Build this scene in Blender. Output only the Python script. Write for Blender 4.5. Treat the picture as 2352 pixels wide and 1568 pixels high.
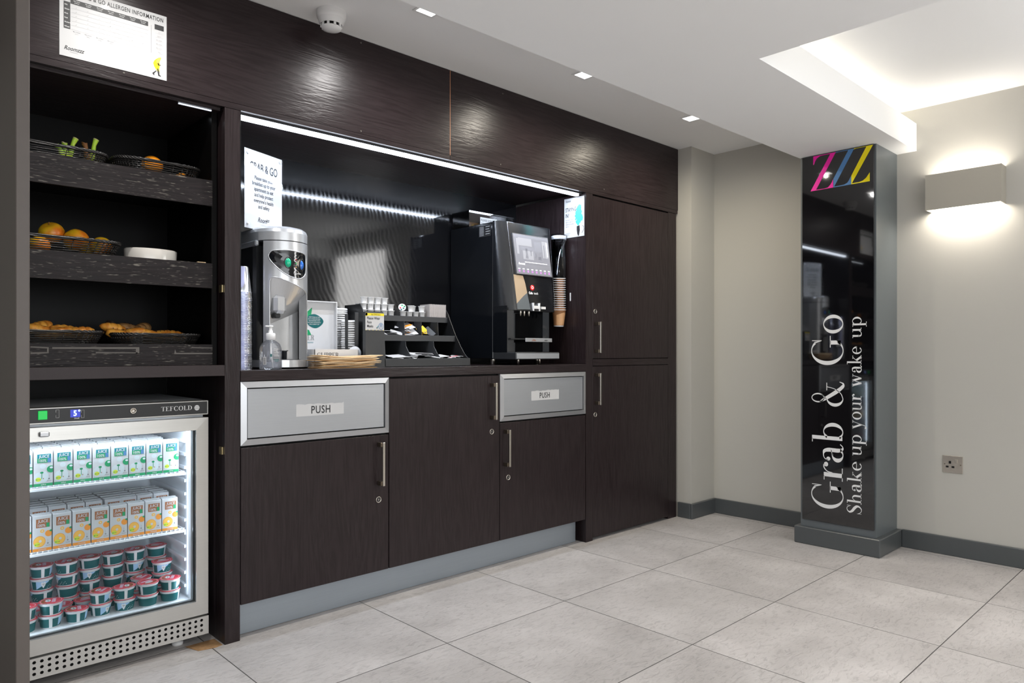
import bpy, math, random
from mathutils import Vector, Matrix
random.seed(7)
C = bpy.context.scene.collection
S = bpy.context.scene
for o in list(bpy.data.objects): bpy.data.objects.remove(o)
R = math.radians
# ------------------------------------------------------------------ camera
CX, CD, CH, TH, F, U0, V0 = -1.0009, 2.4409, .9926, .7991, 1635.5552, 1209.9362, 807.4331
cd = bpy.data.cameras.new('camera'); cam = bpy.data.objects.new('camera', cd); C.objects.link(cam)
cam.location = (CX, -CD, CH); cam.rotation_euler = (R(90), 0, TH - R(90))
cd.sensor_width = 36; cd.lens = F * 36 / 2352
cd.shift_x = (1176 - U0) / 2352; cd.shift_y = (V0 - 784) / 2352
cd.clip_start = .02; cd.clip_end = 60
S.camera = cam
# ------------------------------------------------------------------ world, view
w = bpy.data.worlds.new('world'); S.world = w; w.use_nodes = True
w.node_tree.nodes['Background'].inputs[0].default_value = (.9, .95, 1, 1)
w.node_tree.nodes['Background'].inputs[1].default_value = .3
S.view_settings.view_transform = 'Standard'; S.view_settings.look = 'None'
S.view_settings.gamma = 1; S.view_settings.use_curve_mapping = False
S.view_settings.exposure = 0.27
# ------------------------------------------------------------------ lamps
def area(name, loc, rot, sx, sy, power, col=(1, 1, 1), spread=180):
    l = bpy.data.lights.new(name, 'AREA'); l.shape = 'RECTANGLE'; l.size = sx; l.size_y = sy
    l.energy = power; l.color = col; l.spread = R(spread)
    o = bpy.data.objects.new(name, l); C.objects.link(o); o.location = loc; o.rotation_euler = rot
    return o
def spot(name, loc, power, col, size=110, blend=.8, rad=.03, rot=(0, 0, 0)):
    l = bpy.data.lights.new(name, 'SPOT'); l.energy = power; l.color = col; l.spot_size = R(size); l.spot_blend = blend
    l.shadow_soft_size = rad
    o = bpy.data.objects.new(name, l); C.objects.link(o); o.location = loc; o.rotation_euler = rot
    return o
WARM = (1, .88, .70); NEUT = (1, .97, .93); COOL = (.72, .83, 1)
area('added_back_fill', (-.6, -5.1, 1.25), (R(90), 0, 0), 3.4, 1.5, 50, (.93, .97, 1))  # broad fill from behind the camera, added to brighten the room
area('added_side_fill', (-3.3, -3.2, 1.25), (0, R(-90), 0), 1.5, 2.4, 12, (.95, .98, 1))  # second added fill, from the unseen left side
LX = [(-.32, -.38), (.52, -.38), (1.365, -.378), (2.205, -.378)]
for i, (x, y) in enumerate(LX):
    spot('downlight_lamp', (x, y, 2.195), 20, [NEUT, (1, .97, .95), (1, .93, .80), (1, .91, .74)][i], 172, 1, .009)
area('cove_lamp', (2.08, -1.13, 2.152), (R(180), 0, 0), 1.55, .03, 1.5, (1, .93, .76))
area('cove_lamp', (1.21, -2.3, 2.152), (R(180), 0, 0), .03, 2.0, 1.4, (1, .93, .76))
for sy in (-1.4635,):
    area('wall_light_lamp', (2.862, sy, 1.825), (R(180), 0, 0), .07, .26, 1.0, (1, .92, .80))
    area('wall_light_lamp', (2.862, sy, 1.71), (0, 0, 0), .07, .26, 2.2, (1, .92, .80))
area('niche_led_lamp', (.9, .045, 1.799), (R(20), 0, 0), 1.76, .012, 7.0, COOL)
area('shelf_led_lamp', (-.33, .1, 1.80), (R(0), 0, 0), .46, .012, .10, (.85, .92, 1))
area('fridge_led_lamp', (-.37, .108, .733), (R(8), 0, 0), .46, .02, .85, (.80, .89, 1))
for sx_, rz_ in ((-.142, 55), (-.636, -55)):
    area('fridge_side_fill_lamp', (sx_, .095, .44), (R(90), 0, R(rz_)), .012, .54, .40, (.78, .87, 1))  # added upright fill lamps that even out the fridge interior
for x, y in ((-.6, -3.6), (.4, -3.6), (-.6, -4.6), (.4, -4.6), (1.9, -4.4)):
    spot('added_room_fill_lamp', (x, y, 1.985 if x < 1.3 else 2.19), 62, NEUT, 150, .8, .05)  # added fill spots behind the camera, without fixtures

# ------------------------------------------------------------------ projection used to read positions off the walls
def ray(u, v):
    r = (u - U0) / F; z = (V0 - v) / F
    c, s = math.cos(TH), math.sin(TH)
    return (c + r * s, s - r * c, z)
def onY(u, v, Y):
    d = ray(u, v); t = (Y + CD) / d[1]; return (CX + t * d[0], Y, CH + t * d[2])
def onX(u, v, X):
    d = ray(u, v); t = (X - CX) / d[0]; return (X, -CD + t * d[1], CH + t * d[2])
# ------------------------------------------------------------------ materials
def nm(name):
    m = bpy.data.materials.new(name); m.use_nodes = True; nt = m.node_tree
    return m, nt, nt.nodes['Principled BSDF']
def mat(name, col, rough=.5, metal=0, emit=0, ecol=None, coat=0, spec=None):
    m, nt, b = nm(name)
    b.inputs['Base Color'].default_value = (*col, 1); b.inputs['Roughness'].default_value = rough
    b.inputs['Metallic'].default_value = metal
    if spec is not None: b.inputs['Specular IOR Level'].default_value = spec
    if coat: b.inputs['Coat Weight'].default_value = coat; b.inputs['Coat Roughness'].default_value = .04
    if emit:
        b.inputs['Emission Color'].default_value = (*(ecol or col), 1); b.inputs['Emission Strength'].default_value = emit
    return m
def noisy(m, scale, amt, bump=0, stretch=(1, 1, 1), rscale=None, ramt=0, detail=4):
    """vary a plain material by a procedural noise: colour, bump, roughness"""
    nt = m.node_tree; b = nt.nodes['Principled BSDF']; N = nt.nodes.new; L = nt.links.new
    tc = N('ShaderNodeTexCoord'); mp = N('ShaderNodeMapping'); L(tc.outputs['Object'], mp.inputs[0]); mp.inputs['Scale'].default_value = stretch
    no = N('ShaderNodeTexNoise'); no.inputs['Scale'].default_value = scale; no.inputs['Detail'].default_value = detail; L(mp.outputs[0], no.inputs[0])
    col = b.inputs['Base Color'].default_value[:]
    if amt:
        mx = N('ShaderNodeMix'); mx.data_type = 'RGBA'
        mx.inputs[6].default_value = (*[c * (1 - amt) for c in col[:3]], 1); mx.inputs[7].default_value = (*[min(1, c * (1 + amt)) for c in col[:3]], 1)
        L(no.outputs[0], mx.inputs[0]); L(mx.outputs[2], b.inputs['Base Color'])
    if bump:
        bp = N('ShaderNodeBump'); bp.inputs['Strength'].default_value = bump; bp.inputs['Distance'].default_value = .002
        L(no.outputs[0], bp.inputs['Height']); L(bp.outputs[0], b.inputs['Normal'])
    if ramt:
        n2 = N('ShaderNodeTexNoise'); n2.inputs['Scale'].default_value = rscale or scale; L(tc.outputs['Object'], n2.inputs[0])
        mr = N('ShaderNodeMapRange'); r0 = b.inputs['Roughness'].default_value
        mr.inputs[1].default_value = .35; mr.inputs[2].default_value = .7
        mr.inputs[3].default_value = max(.02, r0 - ramt); mr.inputs[4].default_value = min(1, r0 + ramt)
        L(n2.outputs[0], mr.inputs[0]); L(mr.outputs[0], b.inputs['Roughness'])
    return m
def wood(name, axis, dark=(.016, .0102, .011), light=(.025, .017, .0182), rough=.30, bump=.22, pore_glint=0.0, spec=.32):
    m, nt, b = nm(name); N = nt.nodes.new; L = nt.links.new
    tc = N('ShaderNodeTexCoord'); mp = N('ShaderNodeMapping'); L(tc.outputs['Object'], mp.inputs[0])
    wv = N('ShaderNodeTexNoise'); wv.inputs['Scale'].default_value = 2.2; wv.inputs['Detail'].default_value = 2; L(mp.outputs[0], wv.inputs[0])
    mp.inputs['Scale'].default_value = (.5, 3, 3) if axis == 'x' else (3, 3, .45)
    ad = N('ShaderNodeVectorMath'); ad.operation = 'MULTIPLY_ADD'; L(wv.outputs['Color'], ad.inputs[0]); ad.inputs[1].default_value = (.12, .12, .12); L(tc.outputs['Object'], ad.inputs[2])
    m2 = N('ShaderNodeMapping'); L(ad.outputs[0], m2.inputs[0]); m2.inputs['Scale'].default_value = (9, 130, 130) if axis == 'x' else (130, 130, 7)
    n2 = N('ShaderNodeTexNoise'); n2.inputs['Scale'].default_value = 1; n2.inputs['Detail'].default_value = 3; L(m2.outputs[0], n2.inputs[0])
    rp = N('ShaderNodeMapRange'); rp.inputs[1].default_value = .38; rp.inputs[2].default_value = .62; L(n2.outputs[0], rp.inputs[0])
    mx = N('ShaderNodeMix'); mx.data_type = 'RGBA'; mx.inputs[6].default_value = (*dark, 1); mx.inputs[7].default_value = (*light, 1)
    L(rp.outputs[0], mx.inputs[0])
    if pore_glint:  # pale flecks mixed into the colour imitate highlights in glossy pores
        m3 = N('ShaderNodeMapping'); L(ad.outputs[0], m3.inputs[0]); m3.inputs['Scale'].default_value = (30, 260, 260); m3.inputs['Location'].default_value = (5, 2, 1)
        n3 = N('ShaderNodeTexNoise'); n3.inputs['Scale'].default_value = 1; L(m3.outputs[0], n3.inputs[0])
        r3 = N('ShaderNodeMapRange'); r3.inputs[1].default_value = .63; r3.inputs[2].default_value = .72; L(n3.outputs[0], r3.inputs[0])
        mm = N('ShaderNodeMix'); mm.data_type = 'RGBA'; mm.inputs[7].default_value = (pore_glint, pore_glint * .93, pore_glint * .8, 1)
        L(r3.outputs[0], mm.inputs[0]); L(mx.outputs[2], mm.inputs[6]); L(mm.outputs[2], b.inputs['Base Color'])
    else: L(mx.outputs[2], b.inputs['Base Color'])
    bp = N('ShaderNodeBump'); bp.inputs['Strength'].default_value = bump; bp.inputs['Distance'].default_value = .0012
    L(rp.outputs[0], bp.inputs['Height']); L(bp.outputs[0], b.inputs['Normal'])
    b.inputs['Roughness'].default_value = rough; b.inputs['Specular IOR Level'].default_value = spec
    return m
def clear(name, tint=(1, 1, 1), gloss=.12, rough=.02, diff=0.0, dcol=(.9, .92, 1)):
    """thin clear plastic or glass: straight-through plus a fresnel reflection (and a little milky diffuse)"""
    m = bpy.data.materials.new(name); m.use_nodes = True; nt = m.node_tree; nt.nodes.clear(); N = nt.nodes.new; L = nt.links.new
    out = N('ShaderNodeOutputMaterial'); tr = N('ShaderNodeBsdfTransparent'); tr.inputs[0].default_value = (*tint, 1)
    gl = N('ShaderNodeBsdfGlossy'); gl.inputs['Roughness'].default_value = rough
    fr = N('ShaderNodeFresnel'); fr.inputs[0].default_value = 1.45
    ml = N('ShaderNodeMath'); ml.operation = 'MULTIPLY'; ml.inputs[1].default_value = gloss / .04 * .35; ml.use_clamp = True; L(fr.outputs[0], ml.inputs[0])
    mx = N('ShaderNodeMixShader'); L(ml.outputs[0], mx.inputs[0]); L(gl.outputs[0], mx.inputs[2])
    if diff:
        df = N('ShaderNodeBsdfDiffuse'); df.inputs[0].default_value = (*dcol, 1); m2 = N('ShaderNodeMixShader'); m2.inputs[0].default_value = diff
        L(tr.outputs[0], m2.inputs[1]); L(df.outputs[0], m2.inputs[2]); L(m2.outputs[0], mx.inputs[1])
    else: L(tr.outputs[0], mx.inputs[1])
    L(mx.outputs[0], out.inputs[0]); return m
def floor_mat():
    m, nt, b = nm('slate_tiles'); N = nt.nodes.new; L = nt.links.new
    tc = N('ShaderNodeTexCoord'); sx = N('ShaderNodeSeparateXYZ'); L(tc.outputs['Object'], sx.inputs[0])
    def mth(op, a, bb=None, c=None):
        n = N('ShaderNodeMath'); n.operation = op
        for i, q in enumerate((a, bb, c)):
            if q is None: continue
            if isinstance(q, (int, float)): n.inputs[i].default_value = q
            else: L(q, n.inputs[i])
        return n.outputs[0]
    A = .5889
    fx = mth('DIVIDE', mth('SUBTRACT', sx.outputs[0], .4961), A); fy = mth('DIVIDE', mth('SUBTRACT', sx.outputs[1], -.5131), A)
    def edge(f): return mth('MINIMUM', mth('FRACT', f), mth('SUBTRACT', 1, mth('FRACT', f)))
    d = mth('MINIMUM', edge(fx), edge(fy))
    gr = N('ShaderNodeMapRange'); gr.inputs[1].default_value = .0016; gr.inputs[2].default_value = .0034; L(d, gr.inputs[0])
    cb = N('ShaderNodeCombineXYZ'); L(mth('FLOOR', fx), cb.inputs[0]); L(mth('FLOOR', fy), cb.inputs[1])
    wn = N('ShaderNodeTexWhiteNoise'); L(cb.outputs[0], wn.inputs[0])
    off = N('ShaderNodeVectorMath'); off.operation = 'MULTIPLY_ADD'; L(wn.outputs['Color'], off.inputs[0]); off.inputs[1].default_value = (9, 9, 9); L(tc.outputs['Object'], off.inputs[2])
    n1 = N('ShaderNodeTexNoise'); n1.inputs['Scale'].default_value = 3; n1.inputs['Detail'].default_value = 7; n1.inputs['Distortion'].default_value = .5; L(off.outputs[0], n1.inputs[0])
    mp = N('ShaderNodeMapping'); mp.inputs['Scale'].default_value = (16, 42, 20); mp.inputs['Rotation'].default_value = (0, 0, .5); L(off.outputs[0], mp.inputs[0])
    n2 = N('ShaderNodeTexNoise'); n2.inputs['Scale'].default_value = 1.6; n2.inputs['Detail'].default_value = 9; n2.inputs['Roughness'].default_value = .65; n2.inputs['Distortion'].default_value = 1.2; L(mp.outputs[0], n2.inputs[0])
    r1 = N('ShaderNodeMapRange'); r1.inputs[1].default_value = .3; r1.inputs[2].default_value = .75; L(n1.outputs[0], r1.inputs[0])
    mx = N('ShaderNodeMix'); mx.data_type = 'RGBA'; mx.inputs[6].default_value = (.43, .405, .393, 1); mx.inputs[7].default_value = (.62, .588, .575, 1); L(r1.outputs[0], mx.inputs[0])
    r2 = N('ShaderNodeMapRange'); r2.inputs[1].default_value = .36; r2.inputs[2].default_value = .5; r2.inputs[3].default_value = .80; r2.inputs[4].default_value = 1; L(n2.outputs[0], r2.inputs[0])
    tv = mth('MULTIPLY_ADD', wn.outputs[0], .1, .93)
    sc = N('ShaderNodeVectorMath'); sc.operation = 'SCALE'; L(mx.outputs[2], sc.inputs[0]); L(mth('MULTIPLY', r2.outputs[0], tv), sc.inputs['Scale'])
    m2 = N('ShaderNodeMix'); m2.data_type = 'RGBA'; m2.inputs[6].default_value = (.07, .065, .06, 1); L(gr.outputs[0], m2.inputs[0]); L(sc.outputs[0], m2.inputs[7])
    L(m2.outputs[2], b.inputs['Base Color']); b.inputs['Roughness'].default_value = .5
    bp = N('ShaderNodeBump'); bp.inputs['Strength'].default_value = .8; bp.inputs['Distance'].default_value = .004
    L(mth('MULTIPLY', n2.outputs[0], gr.outputs[0]), bp.inputs['Height']); L(bp.outputs[0], b.inputs['Normal'])
    return m
M = {}
M['floor'] = floor_mat()
M['wall'] = noisy(mat('warm_grey_wall_paint', (.475, .46, .42), .75), 3, .015, .02)
M['ceil'] = mat('white_ceiling_paint', (.86, .86, .86), .85)
M['base'] = noisy(mat('dark_grey_gloss_paint', (.072, .079, .082), .32), 30, .04, .03)
M['pillar'] = noisy(mat('grey_metal_cladding_paint', (.115, .13, .138), .34), 30, .04, .02)
M['woodx'] = wood('dark_stained_oak_across', 'x')
M['woodz'] = wood('dark_stained_oak_upright', 'z', bump=.2)
M['woodshelf'] = wood('dark_stained_oak_shelf_edge', 'x', rough=.42, bump=.5, pore_glint=.16, dark=(.008, .0055, .006), light=(.015, .011, .0115), spec=.22)
M['laminate'] = noisy(mat('dark_brown_laminate_edge', (.032, .0225, .0235), .42, spec=.3), 400, .25)
M['greypanel'] = noisy(mat('brown_grey_panel', (.10, .083, .074), .5), 60, .05)
M['black'] = mat('black_gloss_back_panel', (.006, .006, .007), .10)
def smear():
    m = M['black']; nt = m.node_tree; b = nt.nodes['Principled BSDF']; N = nt.nodes.new; L = nt.links.new
    tc = N('ShaderNodeTexCoord'); wv = N('ShaderNodeTexWave'); wv.wave_type = 'RINGS'; wv.rings_direction = 'Y'; wv.inputs['Scale'].default_value = 14; wv.inputs['Distortion'].default_value = 5
    mp = N('ShaderNodeMapping'); mp.inputs['Location'].default_value = (-1.3, 0, -.95); L(tc.outputs['Object'], mp.inputs[0]); L(mp.outputs[0], wv.inputs[0])
    no = N('ShaderNodeTexNoise'); no.inputs['Scale'].default_value = 5; L(tc.outputs['Object'], no.inputs[0])
    ml = N('ShaderNodeMath'); ml.operation = 'MULTIPLY'; L(wv.outputs[0], ml.inputs[0]); L(no.outputs[0], ml.inputs[1])
    mr = N('ShaderNodeMapRange'); mr.inputs[3].default_value = .05; mr.inputs[4].default_value = .15; L(ml.outputs[0], mr.inputs[0]); L(mr.outputs[0], b.inputs['Roughness'])
smear()
M['blackplastic'] = noisy(mat('black_satin_plastic', (.010, .0105, .0115), .38), 200, .1)
M['greyplastic'] = noisy(mat('charcoal_plastic', (.027, .0285, .031), .42), 200, .08)
M['blackcover'] = mat('black_satin_cover', (.006, .007, .009), .24, spec=.9)
M['sconce'] = mat('beige_lacquer', (.40, .375, .32), .6)
M['pane'] = mat('added_glow_pane', (1, 1, 1), .5, emit=8, ecol=(1, .99, .97))  # added glow: gives the back panel its bright reflection and fills the room
M['blackgloss'] = mat('black_gloss_plastic', (.006, .007, .009), .06, coat=.5)
M['darkglass'] = mat('black_glass', (.004, .004, .005), .03, coat=1)
M['dark'] = mat('unlit_black', (.004, .004, .004), .9)
M['steel'] = noisy(mat('brushed_aluminium', (.47, .49, .52), .34, .75), 6, .05, .05, (1, 60, 60))
M['steelframe'] = mat('anodised_frame', (.50, .51, .53), .3, .75)
M['plinth'] = noisy(mat('brushed_steel_plinth', (.33, .37, .41), .42, .6), 6, .05, .04, (1, 60, 60))
M['fridgesteel'] = noisy(mat('fridge_aluminium', (.58, .57, .545), .3, .7), 5, .05, .04, (1, 80, 80))
M['nickel'] = mat('satin_nickel', (.62, .58, .52), .25, 1)
M['nickeldark'] = mat('dark_nickel_block', (.16, .13, .10), .3, .9)
M['brass'] = mat('brass', (.65, .52, .28), .3, 1)
M['silver'] = noisy(mat('silver_plastic', (.56, .57, .585), .26, .55), 300, .05)
M['white'] = mat('white_plastic', (.80, .80, .80), .35)
M['fwhite'] = mat('fridge_liner_white', (.83, .85, .88), .4)
M['paper'] = mat('white_paper', (.60, .60, .61), .7)
M['laminated'] = mat('laminated_notice', (.56, .56, .565), .5, coat=.08)
M['ink'] = mat('black_ink', (.02, .02, .022), .5)
M['inkgrey'] = mat('grey_ink', (.22, .22, .23), .5)
M['inklight'] = mat('pale_grey_ink', (.45, .45, .46), .5)
M['vinyl'] = mat('pale_vinyl_lettering', (.72, .72, .72), .5)
M['magenta'] = mat('magenta_vinyl', (.85, .008, .35), .4)
M['blue'] = mat('blue_vinyl', (.075, .2, .42), .4)
M['yellow'] = mat('yellow_vinyl', (.85, .70, .0), .4)
M['teal'] = mat('teal_print', (.0, .19, .23), .5)
M['green'] = mat('green_print', (.0, .30, .11), .5)
M['tealplant'] = mat('turquoise_print', (.06, .62, .55), .5)
M['palegreen'] = mat('pale_fruit_print', (.62, .68, .70), .5)
M['lime'] = mat('lime_print', (.62, .72, .04), .5)
M['orange'] = mat('orange_print', (.85, .30, .03), .5)
M['lightorange'] = mat('light_orange_print', (.90, .48, .08), .5)
M['brownprint'] = mat('brown_print', (.34, .11, .03), .5)
M['darkteal'] = mat('dark_teal_print', (.0, .105, .11), .45)
M['skyblue'] = mat('sky_blue_print', (.38, .58, .80), .45)
M['redfoil'] = mat('red_foil_lid', (.75, .04, .07), .35)
M['pinkfoil'] = mat('pink_foil_print', (.80, .45, .58), .35)
M['cupwhite'] = mat('white_tub', (.78, .78, .78), .4)
M['led'] = mat('led_diffuser', (1, 1, 1), .5, emit=9, ecol=(.80, .88, 1))
M['leddim'] = mat('dim_led_end', (1, 1, 1), .5, emit=.8, ecol=(.75, .85, 1))
M['blackwood'] = noisy(mat('black_stained_carcass', (.003, .0026, .0026), .35, spec=.1), 20, .3)
M['ledf'] = mat('fridge_led_diffuser', (1, 1, 1), .5, emit=5, ecol=(.88, .94, 1))
M['lens'] = mat('downlight_lens', (1, 1, 1), .5, emit=7, ecol=(1, .98, .95))
M['lens2'] = mat('cove_led', (1, 1, 1), .5, emit=3, ecol=(1, .93, .76))
M['greenled'] = mat('green_lit_switch', (.0, .4, .05), .3, emit=.45, ecol=(.0, .7, .1))
M['blueled'] = mat('blue_lit_digits', (.6, .8, 1), .3, emit=3.5, ecol=(.5, .72, 1))
M['blueglow'] = mat('blue_display', (.02, .03, .35), .3, emit=.5, ecol=(.03, .06, .7))
M['greenbtn'] = mat('green_button', (.0, .42, .22), .2, coat=.6)
M['bluebtn'] = mat('blue_button', (.01, .13, .55), .2, coat=.6)
M['redlogo'] = mat('red_badge', (.85, .01, .01), .3, emit=.3, ecol=(1, .02, .02))
M['kraft'] = noisy(mat('brown_kraft_paper', (.50, .30, .13), .7), 40, .2, .1)
M['kraftl'] = noisy(mat('light_kraft_paper', (.74, .55, .33), .7), 40, .12, .1)
M['cupbrown'] = noisy(mat('brown_paper_cup', (.42, .20, .09), .5), 60, .15)
M['cupripple'] = noisy(mat('light_brown_paper_sleeve', (.66, .37, .18), .5), 12, .2, 0, (1, 1, 12))
M['wicker'] = mat('black_wicker', (.018, .016, .015), .28)
M['glass'] = clear('fridge_glass', (.93, .96, .97), .035, .01)
M['acrylic'] = clear('clear_acrylic', (.98, .985, .99), .012, .03)
M['frost'] = clear('pale_cap', (.9, .92, .97), .09, .03)
M['cupclear'] = clear('frosted_plastic_cup', (.90, .92, .99), .12, .15, .62, (.70, .73, 1.0))
M['tube'] = clear('smoky_clear_tube', (.72, .72, .74), .16, .02)
M['bottle'] = clear('clear_bottle', (.96, .97, .99), .08, .03, .03)
M['gel'] = clear('clear_gel', (.95, .96, .98), .05, .05, .10)
M['apple'] = None
def fruit(name, c1, c2, scale, rough=.3, axis_mix=True):
    m, nt, b = nm(name); N = nt.nodes.new; L = nt.links.new
    tc = N('ShaderNodeTexCoord'); no = N('ShaderNodeTexNoise'); no.inputs['Scale'].default_value = scale; no.inputs['Detail'].default_value = 3; L(tc.outputs['Object'], no.inputs[0])
    rp = N('ShaderNodeMapRange'); rp.inputs[1].default_value = .4; rp.inputs[2].default_value = .62; L(no.outputs[0], rp.inputs[0])
    mx = N('ShaderNodeMix'); mx.data_type = 'RGBA'; mx.inputs[6].default_value = (*c1, 1); mx.inputs[7].default_value = (*c2, 1); L(rp.outputs[0], mx.inputs[0]); L(mx.outputs[2], b.inputs['Base Color'])
    b.inputs['Roughness'].default_value = rough
    bp = N('ShaderNodeBump'); bp.inputs['Strength'].default_value = .15; bp.inputs['Distance'].default_value = .002; n2 = N('ShaderNodeTexNoise'); n2.inputs['Scale'].default_value = scale * 12
    L(tc.outputs['Object'], n2.inputs[0]); L(n2.outputs[0], bp.inputs['Height']); L(bp.outputs[0], b.inputs['Normal'])
    return m
M['apple'] = fruit('yellow_red_apple_skin', (.98, .62, .02), (.92, .24, .02), 14)
M['orangeskin'] = fruit('orange_peel', (1.0, .33, .01), (.95, .28, .01), 30, .35)
M['pastry'] = fruit('baked_pastry', (.98, .47, .07), (.72, .24, .03), 45, .42)
M['pastrydark'] = fruit('glazed_brown_pastry', (.42, .22, .08), (.20, .09, .03), 45, .4)
M['choc'] = mat('chocolate', (.05, .02, .01), .4)
M['bananagreen'] = fruit('green_banana_stem', (.38, .72, .04), (.60, .78, .08), 20)
M['bananacut'] = mat('cut_stem_end', (.62, .50, .30), .7)
M['bananay'] = fruit('banana_skin', (.80, .62, .05), (.55, .60, .06), 9)
M['banbrown'] = mat('browned_stem', (.25, .10, .03), .6)
M['ceramic'] = mat('cream_ceramic', (.78, .74, .68), .2, coat=.3)
M['sachety'] = mat('yellow_sachet', (.85, .55, .03), .4)
M['sachetk'] = mat('black_sachet', (.02, .02, .02), .35)
M['sachetp'] = mat('purple_sachet', (.35, .12, .45), .4)
M['card'] = noisy(mat('grey_card', (.42, .385, .37), .7), 60, .1)
M['screenbg'] = mat('lit_screen', (.12, .12, .13), .15, emit=.30, ecol=(.62, .62, .70))
M['scr1'] = mat('screen_light_tone', (.15, .15, .16), .15, emit=.42, ecol=(.78, .78, .84))
M['scr2'] = mat('screen_dark_tone', (.2, .2, .22), .15, emit=.17, ecol=(.5, .5, .58))
M['scr3'] = mat('screen_menu_tone', (.2, .2, .22), .15, emit=.17, ecol=(.42, .42, .45))
M['scrp'] = mat('screen_purple', (.5, .1, .6), .15, emit=.7, ecol=(.8, .3, .9))
M['scrw'] = mat('screen_white', (.9, .9, .9), .15, emit=.65, ecol=(1, 1, 1))
M['bezel'] = mat('silver_bezel', (.55, .55, .6), .2, .9)
M['beige'] = mat('gold_tone_panel', (.66, .50, .34), .3, .5)
M['copper'] = mat('copper_seam', (.55, .24, .12), .5)
M['limewash'] = noisy(mat('rusty_floor_residue', (.35, .20, .09), .8), 60, .5)
M['mesh'] = mat('tape_residue', (.11, .10, .09), .6)

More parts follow.
